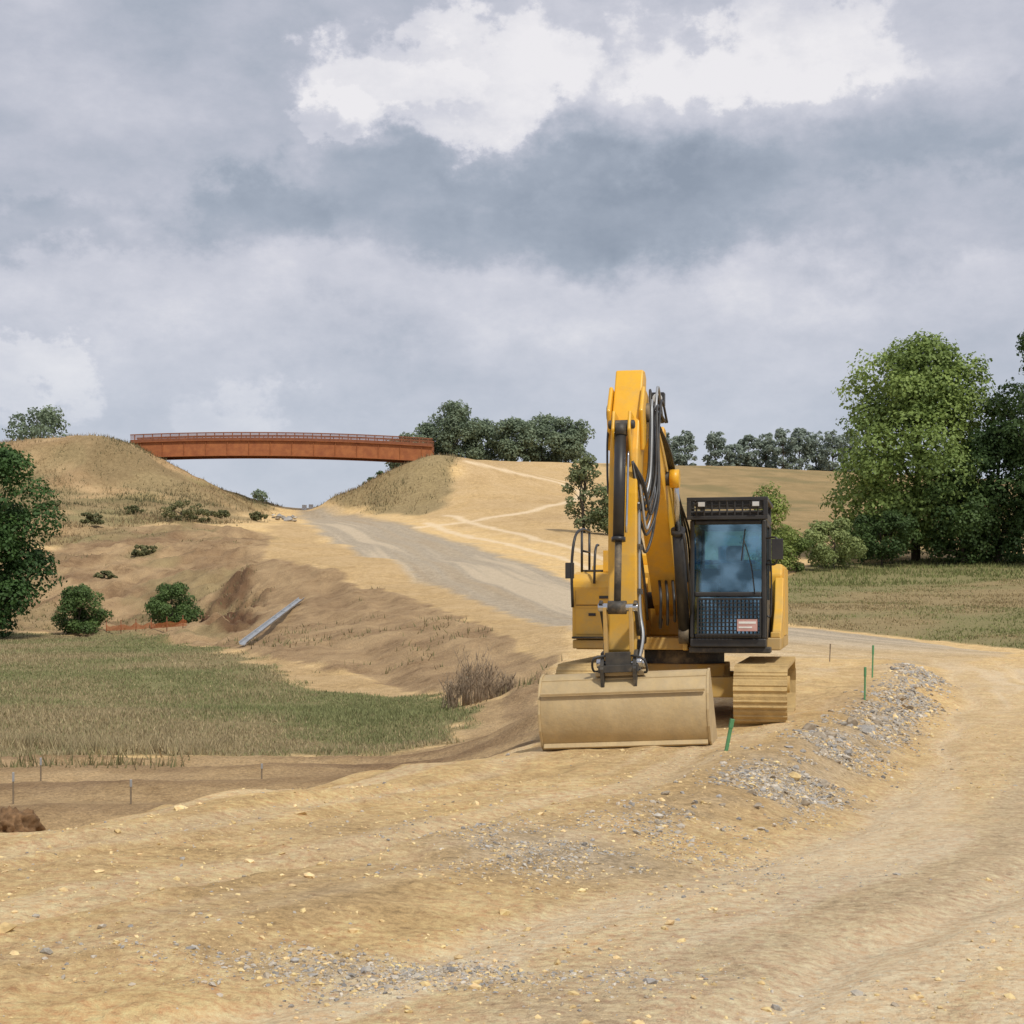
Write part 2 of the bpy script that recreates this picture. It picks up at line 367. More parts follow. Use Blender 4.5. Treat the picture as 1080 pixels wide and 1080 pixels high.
# ------------------------------------------------------------------ ground mesh
rows=np.concatenate([np.linspace(math.log(1.5),math.log(14.5),20)[:-1],np.linspace(math.log(14.5),math.log(75),470)[:-1],np.linspace(math.log(75),math.log(330),330)[:-1],np.linspace(math.log(330),math.log(3500),30)])
cols=np.concatenate([-np.geomspace(3.5,.40,34)[:-1],np.linspace(-.40,.40,580),np.geomspace(.40,3.5,34)[1:]])
AA,BB=np.meshgrid(cols,rows);Y=np.exp(BB)-10;Xg=AA*(Y+10)
Z=gz(Xg,Y)
xf=Xg.ravel();yf=Y.ravel()
R=lambda l,**k: region(l,xf,yf,**k)
patch=fbm(xf*.12,yf*.12,71,4)
grf=R(G_FIELD,soft=.006,en=.014);ggr=R(G_GREEN,soft=.01,en=.02)
rfl=R(R_FIELD,soft=.004,en=.006);rst=R(R_STRIP,soft=.02,en=.02);gold=R(GOLD,soft=.01,en=.01);lm=R(L_MOUND,soft=.01,en=.02);rm=R(R_MOUND,soft=.004,en=.006)
brn=R(BROWN,soft=.004,en=.005);low=R(LOWT,soft=.008,en=.008);road=R(ROAD,soft=.005,en=.006)*(1-rm);lbk=R(LBANK,soft=.01,en=.01);dug_shade=R(DUG_SHADE,soft=.006,en=.012)
toe=R(TOE,soft=.006,en=.01);tan=R(R_TAN,soft=.01,en=.012);shl=R(SHOULD,soft=.006,en=.008)
sE=sd(xf,yf,PLAT)+.3*fbm(xf*.5,yf*.5,5,3);nearm=1-sst(40,52,yf)
haul=sst(.6,1.3,sE)*nearm
dC=pld(xf,yf,RCEN)*np.where(xf>np.interp(yf,[c[1] for c in RCEN[::-1]],[c[0] for c in RCEN[::-1]]),1,-1)
streak=fbm(sE*2.2,yf*.14,101,4);streak2=fbm(sE*.6,yf*.06,103,3);rs=fbm(dC*.9,yf*.025,104,4)
green=grf*sst(-.35,.3,patch+ggr*.35)*.9+rfl*sst(-.15,.35,patch+rst*.7)*.75+lm*sst(-.05,.35,patch)*.5+lbk*.35*sst(.15,.4,fbm(xf*.18,yf*.18,73,4))
dryg=np.clip(grf+rfl*.9+lm*.8*sst(-.45,.1,fbm(xf*.1,yf*.25,72,4))+rm*.85+lbk*.5*sst(.0,.3,fbm(xf*.15,yf*.15,74,4)),0,1)
damp=sst(.0,.4,fbm(xf*.35,yf*.35,105,4))
brownm=np.clip(brn+low*.8+lm*.75+toe*.55+shl*.5+tan*(.40+.3*fbm(xf*.08,yf*.08,108,4))+.24*damp*(yf<45)*(1-.8*haul)+.30*np.exp(-((sE+.2)/.5)**2)*nearm,0,1)*(1-grf)
gp=np.exp(-((sE-.1)/.5)**2)*nearm*sst(-.35,.25,fbm(xf*.6,yf*.6,77,4))
pk1=np.exp(-(((xf-.45)/.9)**2+((yf-10.6)/.7)**2));pk2=np.exp(-(((xf+.55)/.7)**2+((yf-7.4)/.28)**2))
gravm=np.clip(road*.85*sst(48,70,yf)*(.85+.4*rs)+.25*road+.7*gp*sst(11,13,yf)+.7*pk1+.7*pk2+haul*(.08+.38*sst(.05,.45,streak2)),0,1)*(1-rm)
aa=xf/(yf+10);bb=np.log(yf+10)
pale=np.zeros_like(xf)
for t in TRACKS:
    dd=pld(aa,bb,wp(t))+.0015*fbm(aa*200,bb*200,7,2);pale=np.maximum(pale,(1-sst(.001,.0045,dd)))
pale=pale*.75+haul*(.20+.5*sst(-.1,.4,streak))+.35*sst(.05,.4,streak)*(sE<.3)*(sE>-6)*nearm*(1-low)
pale=pale+.35*road*sst(.05,.35,rs)*(yf>48)
wob=.15*fbm(xf*.3,yf*.3,48,2);ruts=np.zeros_like(xf)
for c_ in (1.9,3.6,5.6,8.0): pale=pale+.25*np.exp(-((np.abs(sE+wob-c_)-.9)/.17)**2)*nearm
for c_ in (-1.9,-3.2,-4.9): ruts=ruts+np.exp(-((np.abs(sE+wob-c_)-.9)/.16)**2)*nearm*(1-sst(15,18,yf))
q=yf-.10*xf
darkm=low*.30*sst(.2,.9,np.sin(q*2.3+1.2*fbm(xf*.15,yf*.15,43,2)*3))*(1-sst(33,36,yf))+.35*lbk*sst(.0,.35,fbm(xf*.25,yf*.25,79,4))+.85*dug_shade*sst(-.4,.1,fbm(xf*.5,yf*.4,80,4))+.12*road*sst(.1,.4,-rs)+.15*brn*sst(.1,.4,fbm(xf*.5+yf*.12,yf*.1,33,3))+.08*ruts+.25*lm*sst(.1,.35,fbm(xf*.12,yf*.3,24,4))+.08*(yf<45)*sst(.2,.5,fbm(xf*1.1,yf*1.1,111,4))  # bank cut term paints shadow into the ground colour
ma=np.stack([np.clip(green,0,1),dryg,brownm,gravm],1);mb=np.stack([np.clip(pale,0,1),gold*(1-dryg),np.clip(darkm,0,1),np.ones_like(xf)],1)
nr_,nc_=Xg.shape
V=np.stack([xf,yf,Z.ravel()],1)
idx=np.arange(nr_*nc_).reshape(nr_,nc_)
Q=np.stack([idx[:-1,:-1],idx[:-1,1:],idx[1:,1:],idx[1:,:-1]],-1).reshape(-1,4)
G3=V.reshape(nr_,nc_,3)
du=np.gradient(G3,axis=1);dv=np.gradient(G3,axis=0);NN=np.cross(du,dv);NN/=np.linalg.norm(NN,axis=2,keepdims=True)+1e-12;NN=NN.reshape(-1,3)
cls=np.where((road>.5)|((haul>.5)&(rfl<.5)),1,np.where((grf+rfl)>.5,2,np.where(yf>112,3,0)))
fc=cls[Q[:,0]]
for k,(nm,lb,ct) in enumerate([('ground','sandy bare construction ground with ruts and clods','ground'),('road','unfinished pale gravel haul road climbing to the cutting','road'),('field','rough grass field beside the earthworks','field'),('hill','dry grassy hill and graded earth mounds','hill')]):
    qs=Q[fc==k];used=np.unique(qs);rem=np.zeros(len(V),np.int64);rem[used]=np.arange(len(used))
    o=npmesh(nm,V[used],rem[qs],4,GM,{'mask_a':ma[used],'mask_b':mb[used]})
    o.data.normals_split_custom_set_from_vertices(NN[used].tolist())
    tag(o,lb,ct,kind='structure')
# ------------------------------------------------------------------ grass / weeds
def blades(name,x,y,h,w,col,label,lean=.35):
    n=len(x);z=gz(x,y)-.02
    th=rng.uniform(0,2*math.pi,n);dx=np.cos(th)*w/2;dy=np.sin(th)*w/2
    lx=rng.normal(0,lean,n)*h;ly=rng.normal(0,lean,n)*h
    V=np.empty((n,3,3));V[:,0]=np.stack([x-dx,y-dy,z],1);V[:,1]=np.stack([x+dx,y+dy,z],1);V[:,2]=np.stack([x+lx,y+ly,z+h],1)
    C=np.repeat(np.concatenate([col,np.ones((n,1))],1)[:,None],3,1)
    o=npmesh(name,V.reshape(-1,3),np.arange(3*n).reshape(-1,3),3,GRASS,{'tint':C.reshape(-1,4)},smooth=False)
    tag(o,label,'grass',kind='stuff');return o
def sample(n,u0,u1,d0,d1,fn,pw=1.0):
    b=np.log(d0+10)+(np.log(d1+10)-np.log(d0+10))*rng.random(n)**pw
    y=np.exp(b)-10;x=(rng.uniform(u0,u1,n)-540)/F*y
    k=fn(x,y)>rng.random(n);return x[k],y[k]
def mixcol(a,b,t,var=.2):
    t=np.clip(t,0,1)[:,None];c=np.array(a)*(1-t)+np.array(b)*t
    return c*(1+rng.normal(0,var,(len(c),1))).clip(.4,1.8)
x,y=sample(260000,-60,520,32,105,lambda x,y:region(G_FIELD,x,y,.006,.014)*np.clip(.6+fbm(x*.5,y*.5,81,3),.15,1))
pt=fbm(x*.12,y*.12,71,4)+region(G_GREEN,x,y,.01,.02)*.35
tall=(np.exp(-((y-35.0)/1.5)**2))*sst(-.2,.3,fbm(x*.3,y*.3,83,2))*(1-region(G_GREEN,x,y,.01,.02))
c=mixcol((.42,.34,.20),(.235,.25,.11),sst(-.4,.3,pt+.25*rng.normal(0,1,len(x)))*(1-.6*tall),.16)
blades('grass',x,y,(.06+.08*rng.random(len(x))+.24*tall)*(1+.4*fbm(x*.2,y*.2,84,2)),.018+.0006*y,c,'rough mixed green and straw coloured meadow grass')
x,y=sample(100000,815,1250,56,137,lambda x,y:region(R_FIELD,x,y,.004,.006)*np.clip(.4+fbm(x*.4,y*.4,85,3),.05,1))
pt=fbm(x*.12,y*.12,71,4)+region(R_STRIP,x,y,.02,.02)*.7
c=mixcol((.36,.28,.15),(.20,.22,.08),sst(-.15,.35,pt+.2*rng.normal(0,1,len(x))))
blades('grass',x,y,.06+.09*rng.random(len(x))+.25*region(R_STRIP,x,y,.02,.02)*rng.random(len(x)),.03+.0006*y,c,'short dry and green grass on the sloping field')
x,y=sample(120000,-100,500,132,240,lambda x,y:np.clip(region(L_MOUND,x,y,.01,.02)+region(R_MOUND,x,y,.004,.006),0,1)*np.clip(.3+1.6*fbm(x*.15,y*.15,87,4),.05,1))
c=mixcol((.34,.25,.14),(.16,.15,.075),sst(-.1,.4,fbm(x*.08,y*.08,71,4)+.25*rng.normal(0,1,len(x))))
blades('grass',x,y,.2+.35*rng.random(len(x)),.10+.0*y,c,'tall dry golden grass covering the mounds')
x,y=sample(50000,-60,600,30,172,lambda x,y:np.where(y>100,region(LBANK,x,y,.01,.02)*sst(0,.3,fbm(x*.15,y*.15,74,4))*.9,np.clip(region(BROWN,x,y,.01,.02)+region(LOWT,x,y,.01,.01),0,1)*(fbm(x*.25,y*.25,89,3)>.32)*.4))
c=mixcol((.33,.25,.14),(.18,.18,.08),rng.random(len(x)))
blades('grass',x,y,.1+.2*rng.random(len(x)),.025+.0007*y,c,'sparse weeds growing on the bare bank')
# ------------------------------------------------------------------ rocks
def rockmesh(seed,sub=1):
    bm=bmesh.new();bmesh.ops.create_icosphere(bm,subdivisions=sub,radius=1)
    r=np.random.default_rng(seed);s=Vector((r.uniform(.8,1.3),r.uniform(.55,1),r.uniform(.35,.7)))
    cuts=[(Vector(r.normal(size=3)).normalized(),r.uniform(.42,.72)) for _ in range(8)]
    for v in bm.verts:
        v.co*=1+r.normal(0,.08)
        for nn,dd in cuts:
            t=v.co.dot(nn)
            if t>dd: v.co-=nn*(t-dd)
        v.co=Vector((v.co.x*s.x,v.co.y*s.y,v.co.z*s.z))
    V=np.array([v.co[:] for v in bm.verts]);Fc=np.array([[v.index for v in f.verts] for f in bm.faces]);bm.free();return V,Fc
RK=[rockmesh(i,1) for i in range(8)]
RK2=[rockmesh(20+i,2) for i in range(9)]
def rcol(n,sandy):
    g=np.array([(.37,.34,.29),(.28,.265,.245),(.45,.40,.33),(.35,.295,.225)])[rng.integers(0,4,n)]
    s=np.array([(.66,.48,.25),(.56,.41,.20)])[rng.integers(0,2,n)]
    k=(rng.random(n)<sandy)[:,None];return np.where(k,s,g)*(1+rng.normal(0,.12,(n,1)))
def scatter(name,x,y,size,col,label,sink=.05,cat='gravel'):
    z=gz(x,y);VV=[];FF=[];CC=[];off=0
    for i in range(len(x)):
        V_,F_=RK[i%8]
        a=rng.uniform(0,6.28);b=rng.normal(0,.45)
        ca_,sa_=math.cos(a),math.sin(a);cb_,sb_=math.cos(b),math.sin(b)
        Rm=np.array([[ca_,-sa_,0],[sa_,ca_,0],[0,0,1]])@np.array([[1,0,0],[0,cb_,-sb_],[0,sb_,cb_]])
        v=V_@Rm.T*size[i]+np.array([x[i],y[i],z[i]+size[i]*sink])
        VV.append(v);FF.append(F_+off);CC.append(np.repeat([[*col[i],1]],len(v),0));off+=len(v)
    o=npmesh(name,np.concatenate(VV),np.concatenate(FF),3,ROCK,{'tint':np.concatenate(CC)},smooth=False);tag(o,label,cat,kind='stuff')
E_=np.array(EDGE);seg_=np.linalg.norm(np.diff(E_,axis=0),axis=1);cum_=np.concatenate([[0],np.cumsum(seg_)]);L__=cum_[-1]
def edgepts(n,spread,t0,t1,bias):
    t=rng.uniform(t0,t1,n)*L__
    x=np.interp(t,cum_,E_[:,0]);y=np.interp(t,cum_,E_[:,1]);x2=np.interp(t+.1,cum_,E_[:,0]);y2=np.interp(t+.1,cum_,E_[:,1])
    dx,dy=x2-x,y2-y;l=np.hypot(dx,dy)+1e-9
    o=rng.normal(0,1,n)*spread+bias
    return x-dy/l*o,y+dx/l*o,t/L__
_x,_y,_=edgepts(50,.01,.2,.8,1.0)
SG=1 if np.mean(sd(_x,_y,PLAT))>0 else -1
a_=edgepts(13000,.24,.20,.74,SG*.12);b_=edgepts(5500,.26,.62,.79,SG*.12)
xs=np.concatenate([a_[0],b_[0]]);ys=np.concatenate([a_[1],b_[1]])
keep=fbm(xs*.9,ys*.9,91,3)>-.30
xs,ys=xs[keep],ys[keep];sz=rng.lognormal(math.log(.0165),.5,len(xs))*np.clip(ys/18,.7,1.35)
scatter('gravel',xs,ys,sz,rcol(len(xs),.15),'loose broken grey stone spilled along the road edge')
xs=np.concatenate([rng.normal(.45,.75,5200),rng.normal(-.5,.6,3200)]);ys=np.concatenate([rng.normal(10.6,.5,5200),rng.normal(7.4,.22,3200)])
keep=fbm(xs*1.3,ys*1.8,93,3)>-.1
xs,ys=xs[keep],ys[keep];sz=rng.lognormal(math.log(.0085),.5,len(xs))
scatter('gravel',xs,ys,sz,rcol(len(xs),.2),'patches of grey chippings pressed into sandy soil')
LOWP=[(-30,12),(-3.5,11.1),(.3,19.4),(.3,40),(-30,40)]
ys=rng.uniform(6,26,15000);xs=rng.uniform(-.4,.4,15000)*ys
keep=(fbm(xs*.5,ys*.5,95,3)>-.15)&(sd(xs,ys,LOWP)>0)
xs,ys=xs[keep],ys[keep];sz=rng.lognormal(math.log(.008),.6,len(xs))
scatter('gravel',xs,ys,sz,rcol(len(xs),.8),'small sandy clods and grit scattered over bare soil')
MES=[]
for i,(V_,F_) in enumerate(RK2):
    me_o=npmesh('rock',V_,F_,3,ROCK,{'tint':np.repeat([[*rcol(1,.1)[0],1]],len(V_),0)},smooth=False,link=False);MES.append(me_o.data);bpy.data.objects.remove(me_o)
xs,ys,_=edgepts(240,.24,.22,.77,SG*.12)
x2=rng.normal(.45,.7,14);y2=rng.normal(10.7,.5,14)
x3=rng.uniform(-1.5,3,10);y3=rng.uniform(11,18,10)
xs=np.concatenate([xs,x2,x3]);ys=np.concatenate([ys,y2,y3]);zs=gz(xs,ys)
for i in range(len(xs)):
    o=bpy.data.objects.new('rock',MES[i%9]);COL.objects.link(o)
    s=min(float(rng.lognormal(math.log(.056 if i<240 else .024),.33)),.10)*min(1,max(.55,ys[i]/19))
    o.location=(xs[i],ys[i],zs[i]+s*.05);o.scale=(s,s,s);o.rotation_euler=(rng.normal(0,.4),rng.normal(0,.4),rng.uniform(0,6.28))
    tag(o,'angular grey stone lying on sandy soil','rock','rocks along the road edge')
xs=[];ys=[]
for i in range(26):
    d=rng.uniform(188,205);u=rng.uniform(288,312);xs.append(XU(u,d));ys.append(d)
zs=gz(np.array(xs),np.array(ys))
for i in range(26):
    o=bpy.data.objects.new('boulder',MES[i%7]);COL.objects.link(o);s=float(rng.uniform(.3,.7));o.location=(xs[i],ys[i],zs[i]+s*.3);o.scale=(s,s,s);o.rotation_euler=(0,0,rng.uniform(0,6))
    tag(o,'grey boulder heaped beside the haul road','boulder','boulders beside the cutting')
# ------------------------------------------------------------------ trees
def tree(name,u,d,H,Wd,label,cat='tree',base=.18,ncl=60,nleaf=9000,leaf=.28,ca=(.035,.065,.02),cbr=(.09,.14,.035),seed=1,mid=.5,trunk_r=None,dz=0,group=None,flat=.8,crs=1.0,irr=1.0):
    r=np.random.default_rng(seed);x0=XU(u,d);z0=gz1(x0,d)+dz
    E=empty(name,(x0,d,z0));tag(E,label,cat,group)
    cz=r.random(ncl);ang=r.uniform(0,2*math.pi,ncl)
    h0=base*H
    tt=np.where(cz<mid,(mid-cz)/(mid+.12),(cz-mid)/(1.04-mid))
    prof=np.sqrt(np.clip(1-tt**2.2,0.04,1))
    lob=1+irr*(.14*np.sin(ang*2+seed)+.10*np.sin(ang*3+seed*2.3)+.13*np.sin(cz*9+seed+ang*2))
    cr=r.uniform(.08,.19,ncl)*Wd*crs;cr=np.minimum(cr,H*.17)
    rad=np.maximum(prof*Wd/2*lob-cr*.7,0)*np.sqrt(r.uniform(.15,1,ncl))
    C=np.stack([np.cos(ang)*rad,np.sin(ang)*rad,h0+cr*.6+cz*(H-h0-cr*1.35)],1)
    wts=cr**2;wts/=wts.sum();k=r.choice(ncl,nleaf,p=wts)
    dr=r.normal(size=(nleaf,3));dr[:,2]=np.where(r.random(nleaf)<.35,np.abs(dr[:,2]),dr[:,2]);dr/=np.linalg.norm(dr,axis=1,keepdims=True)
    rr=cr[k]*(r.uniform(.45,1.08,nleaf))**.5*(1+.22*np.sin(dr[:,0]*7+k)*np.sin(dr[:,2]*6+k*2))
    pz=C[k]+dr*rr[:,None]*np.array([1,1,flat])
    nn=dr+r.normal(0,.55,(nleaf,3))+np.array([0,0,.4]);nn/=np.linalg.norm(nn,axis=1,keepdims=True)
    t=np.cross(nn,r.normal(size=(nleaf,3)));t/=np.linalg.norm(t,axis=1,keepdims=True);b=np.cross(nn,t)
    s=leaf*r.uniform(.55,1.25,nleaf)[:,None]
    Vv=np.stack([pz-t*s*.5,pz+b*s*.38,pz+t*s*.55,pz-b*s*.34],1).reshape(-1,3)
    Vv[:,2]=np.maximum(Vv[:,2],.02)
    shade=(r.random(ncl))[k]*.55+.25*r.random(nleaf)+.25*(dr[:,2]*.5+.5)  # random tint plus painted light: upper leaves of each clump brighter, undersides darker
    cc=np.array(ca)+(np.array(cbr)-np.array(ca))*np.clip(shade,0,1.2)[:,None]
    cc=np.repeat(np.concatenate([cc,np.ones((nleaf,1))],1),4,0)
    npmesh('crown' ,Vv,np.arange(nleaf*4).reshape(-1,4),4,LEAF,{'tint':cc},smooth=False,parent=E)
    m=MB();tr=trunk_r or H*.022
    m.tube([(0,0,-.3),(.02*H*r.normal(),.02*H*r.normal(),H*.25),(.03*H*r.normal(),.03*H*r.normal(),H*.5),(0,0,H*.8)],tr,BARK,3,8,tr*.25)
    for i in range(min(14,ncl)):
        c=C[r.integers(0,ncl)];zb=max(H*.12,min(c[2]*.6,H*.55))
        m.tube([(0,0,zb),(c[0]*.45,c[1]*.45,zb+(c[2]-zb)*.6),tuple(c)],tr*.4,BARK,3,6,tr*.08)
    m.done('trunk',E)
    return E
D1=(.035,.07,.025);D2=(.11,.175,.05)
tree('tree',966,131,18.3,15.0,'large broad green deciduous tree at the edge of the field',base=.0,ncl=110,nleaf=54000,leaf=.32,ca=(.075,.13,.035),cbr=(.33,.43,.12),seed=14,mid=.42,irr=1.3)
tree('tree',1112,126,19.4,10.5,'tall dark green deciduous tree on the field edge',base=.05,ncl=60,nleaf=22000,leaf=.3,ca=D1,cbr=D2,seed=4,irr=1.3)
tree('tree',1052,128,11.5,9,'dense dark green tree beside a taller one',base=.0,ncl=60,nleaf=18000,leaf=.28,ca=D1,cbr=(.08,.135,.04),seed=5,irr=1.3)
tree('tree',1015,127,7.5,7,'dark green low tree under a large crown',base=.0,ncl=50,nleaf=11000,leaf=.28,ca=D1,cbr=D2,seed=6,irr=1.3)
tree('tree',1150,128,12,9,'dense dark green hedge tree',base=.02,ncl=60,nleaf=9000,leaf=.3,ca=D1,cbr=D2,seed=61)
tree('tree',812,119,6.8,4.6,'small yellow green tree behind the digger',base=.0,ncl=34,nleaf=10000,leaf=.2,ca=(.10,.15,.035),cbr=(.36,.43,.12),seed=77,irr=1.2,crs=1.4,mid=.4)
tree('bush',880,123,3.9,5.6,'rounded light green bush on the field edge',cat='bush',base=.0,ncl=34,nleaf=11000,leaf=.18,ca=(.15,.20,.07),cbr=(.40,.46,.18),seed=88,irr=1.0,crs=1.2,mid=.35)
tree('bush',840,121,2.6,4,'low green bush on the field edge',cat='bush',base=.0,ncl=30,nleaf=4000,leaf=.18,ca=(.08,.13,.035),cbr=(.24,.31,.09),seed=9)
tree('bush',930,127,4.4,6.5,'dark green bush below a large tree',cat='bush',base=.0,ncl=40,nleaf=9000,leaf=.22,ca=D1,cbr=D2,seed=10,crs=1.2)
tree('tree',616,160,7.8,5.0,'slim green tree behind the digger arm',base=.0,ncl=28,nleaf=3600,leaf=.3,ca=(.10,.13,.06),cbr=(.27,.31,.15),seed=15,crs=1.1,mid=.35,irr=1.2)
tree('bush',645,158,5,5,'green bush growing behind the digger arm',cat='bush',base=.0,ncl=26,nleaf=4000,leaf=.28,ca=(.08,.11,.05),cbr=(.22,.26,.11),seed=16,crs=1.2,mid=.35)
HAZE1=(.13,.18,.125);HAZE2=(.24,.30,.185)  # distance haze painted into the leaf colours of far trees
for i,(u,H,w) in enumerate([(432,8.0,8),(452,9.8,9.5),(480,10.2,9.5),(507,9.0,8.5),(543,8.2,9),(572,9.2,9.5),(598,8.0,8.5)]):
    tree('tree',u,264+i%2*4,H,w,'distant bushy green tree on the hilltop',base=.0,ncl=60,nleaf=9000,leaf=.42,ca=HAZE1,cbr=HAZE2,seed=20+i,group='trees on the hilltop',crs=1.1)
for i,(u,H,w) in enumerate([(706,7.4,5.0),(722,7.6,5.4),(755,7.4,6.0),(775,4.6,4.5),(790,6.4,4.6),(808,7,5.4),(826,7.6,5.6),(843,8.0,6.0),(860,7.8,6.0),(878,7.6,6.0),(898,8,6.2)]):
    tree('tree',u,281+i%3*2,H,w,'distant slender tree in a hedgerow on the ridge',base=.0,ncl=46,nleaf=2400,leaf=.48,ca=(.20,.25,.21),cbr=(.29,.345,.275),seed=40+i,group='hedgerow trees on the ridge',crs=.9,irr=1.3)  # pale greyish leaf colours carry painted distance haze
tree('tree',44,240,12.5,14,'distant open green tree behind the grassy mound',base=.08,ncl=46,nleaf=6500,leaf=.45,ca=HAZE1,cbr=HAZE2,seed=30,crs=.7,irr=1.5)
tree('tree',275,322,21,8.4,'distant dark tree seen beyond the cutting',base=.0,ncl=40,nleaf=5000,leaf=.5,ca=HAZE1,cbr=HAZE2,seed=31)
tree('tree',306,335,20,4,'distant dark tree seen beyond the cutting',base=.0,ncl=20,nleaf=2000,leaf=.5,ca=HAZE1,cbr=HAZE2,seed=33)
tree('bush',398,224,2.8,4.5,'small bush on the cutting slope below the bridge',cat='bush',base=0,ncl=20,nleaf=1800,leaf=.25,ca=D1,cbr=D2,seed=32)
tree('tree',-22,98,12.4,9.6,'dense dark green tree at the field corner',base=.0,ncl=80,nleaf=42000,leaf=.24,ca=(.022,.058,.02),cbr=(.08,.155,.04),seed=34,mid=.45,irr=1.0)
for i,u in enumerate((84,183)):
    tree('bush',u,103,3.2,4.2,'rounded dark green bush on the field edge',cat='bush',base=0,ncl=45,nleaf=13000,leaf=.14,ca=(.04,.085,.024),cbr=(.15,.23,.07),seed=35+i,group='bushes along the field edge',crs=1.2,mid=.35)
for i,(u,d,H,w) in enumerate([(192,172,2.2,5.4),(97,163,1.3,2.6),(272,186,1.2,2.2),(215,176,1.5,3),(20,168,1.2,3),(140,178,1.1,2.6),(55,180,1,3),(235,184,1,2),(150,140,1.1,2.6),(40,135,1.2,3),(110,128,.9,2)]):
    tree('bush',u,d,H,w,'low scrubby bush on the grassy mound',cat='bush',base=0,ncl=30,nleaf=2200,leaf=.2,ca=(.09,.10,.045),cbr=(.23,.23,.10),seed=50+i,group='scrub on the mound')
for i,(u,d,H) in enumerate([(486,44,1.3),(498,43,1.7),(512,44,1.3),(524,45,1.0),(474,43,.9),(536,45,.7),(504,46,1.5)]):
    x0=XU(u,d);m=MB();r=random.Random(i);z0=gz1(x0,d)
    for k in range(34):
        a=r.uniform(0,6.28);l=H*r.uniform(.3,1);q_=r.uniform(.1,.45)
        m.tube([(0.25*math.cos(a),.25*math.sin(a),-.03),(q_*.5*math.cos(a)*H,q_*.5*math.sin(a)*H,l*.6),(q_*math.cos(a)*H,q_*math.sin(a)*H,l)],.011,STALK,2,3,.004)
        for j in range(4):
            t=r.uniform(.4,.95);px,py=q_*t*t*math.cos(a)*H,q_*t*t*math.sin(a)*H
            b_=r.uniform(0,6.28);m.tube([(px,py,l*t),(px+.06*math.cos(b_),py+.06*math.sin(b_),l*t+.09),(px+.08*math.cos(b_),py+.08*math.sin(b_),l*t+.17)],.009,STALK,1,3,.004)
    o=m.done('weed_plant');o.location=(x0,d,z0);tag(o,'dead brown weed stalks standing on the bank','plant','dead weeds on the bank')
# ------------------------------------------------------------------ bridge
def bridge():
    d=213.;xa=XU(141,d);xb=XU(457,d);L_=xb-xa;zt=23.05;zb=20.9
    E=empty('footbridge',((xa+xb)/2,d,zb));tag(E,'long rust brown weathering steel footbridge spanning the cutting','bridge')
    h=L_/2
    def cam(x): return .55*(1-(x/h)**2)-.25*(x/h)-.1
    n=26
    def strip(m,y0,y1,z0,z1,mat):
        for i in range(n):
            a=-h+L_*i/n;b=-h+L_*(i+1)/n
            vs=[m.bm.verts.new(p) for p in ((a,y0,z0+cam(a)),(b,y0,z0+cam(b)),(b,y1,z0+cam(b)),(a,y1,z0+cam(a)),(a,y0,z1+cam(a)),(b,y0,z1+cam(b)),(b,y1,z1+cam(b)),(a,y1,z1+cam(a)))]
            for q_ in ((3,2,1,0),(4,5,6,7),(0,1,5,4),(2,3,7,6)): m.face([vs[j] for j in q_],mat)
            if i==0:m.face([vs[j] for j in (3,0,4,7)],mat)
            if i==n-1:m.face([vs[j] for j in (1,2,6,5)],mat)
    for yy in (-1.9,1.9):
        m=MB();strip(m,yy-.03,yy+.03,.06,1.98,RUST);strip(m,yy-.3,yy+.3,0,.06,RUST);strip(m,yy-.3,yy+.3,1.98,2.05,RUST)
        for i in range(14):
            a=-h+L_*(i+.5)/14;m.box((a-.03,yy-.16,.07+cam(a)),(a+.03,yy+.16,1.96+cam(a)),RUST)
        m.done('girder',E)
    m=MB();strip(m,-1.55,1.55,1.55,1.8,RUSTD);m.done('deck',E)
    for yy in (-1.9,1.9):
        m=MB()
        for i in range(34):
            a=-h+L_*(i+.5)/34;m.box((a-.06,yy-.05,2.06+cam(a)),(a+.06,yy+.05,3.0+cam(a)),RUSTD)
        strip(m,yy-.08,yy+.08,2.98,3.12,RUSTD)
        strip(m,yy-.03,yy+.03,2.06,2.42,RUSTD)
        for k in range(4): strip(m,yy-.02,yy+.02,2.5+k*.12,2.56+k*.12,RUSTD)
        m.done('railing',E)
    for sx in (-1,1):
        m=MB();m.prism([(-2.4,-3.0),(2.4,-3.0),(2.4,.9),(1.6,.9),(1.6,-.02),(-2.4,-.02)],sx*h-(.1 if sx>0 else 1.0),sx*h+(1.0 if sx>0 else .1),CONC);
        m.done('abutment',E)
bridge()
# ------------------------------------------------------------------ small site things
def stake(u,d,h,mat,lean=(0,0),label='green painted survey stake stuck in sandy soil',w=.014):
    x0=XU(u,d);m=MB();m.box((-w,-w*.6,-.15),(w,w*.6,h),WOOD if mat is not GRN else GRN);
    m.box((-w-.004,-w*.6-.004,h*.72),(w+.004,w*.6+.004,h+.004),mat)
    o=m.done('survey_stake',bevel=.003);o.location=(x0,d,gz1(x0,d));o.rotation_euler=(lean[1],lean[0],.3);tag(o,label,'stake','survey stakes')
stake(766,16.6,.33,GRN,(.16,.1),w=.018)
stake(912,25.5,.52,GRN,(0,.03));stake(920,31,.62,GRN,(.03,0));stake(875,45,.5,WOOD,(.05,0),'thin timber survey stake by the road edge')
for u,d,h in [(43,28,.45),(14,25.5,.5),(138,25,.38),(276,29,.3),(-30,27,.4)]:
    stake(u,d,h,GALV,(0,.04),'grey timber marker stake in bare soil')
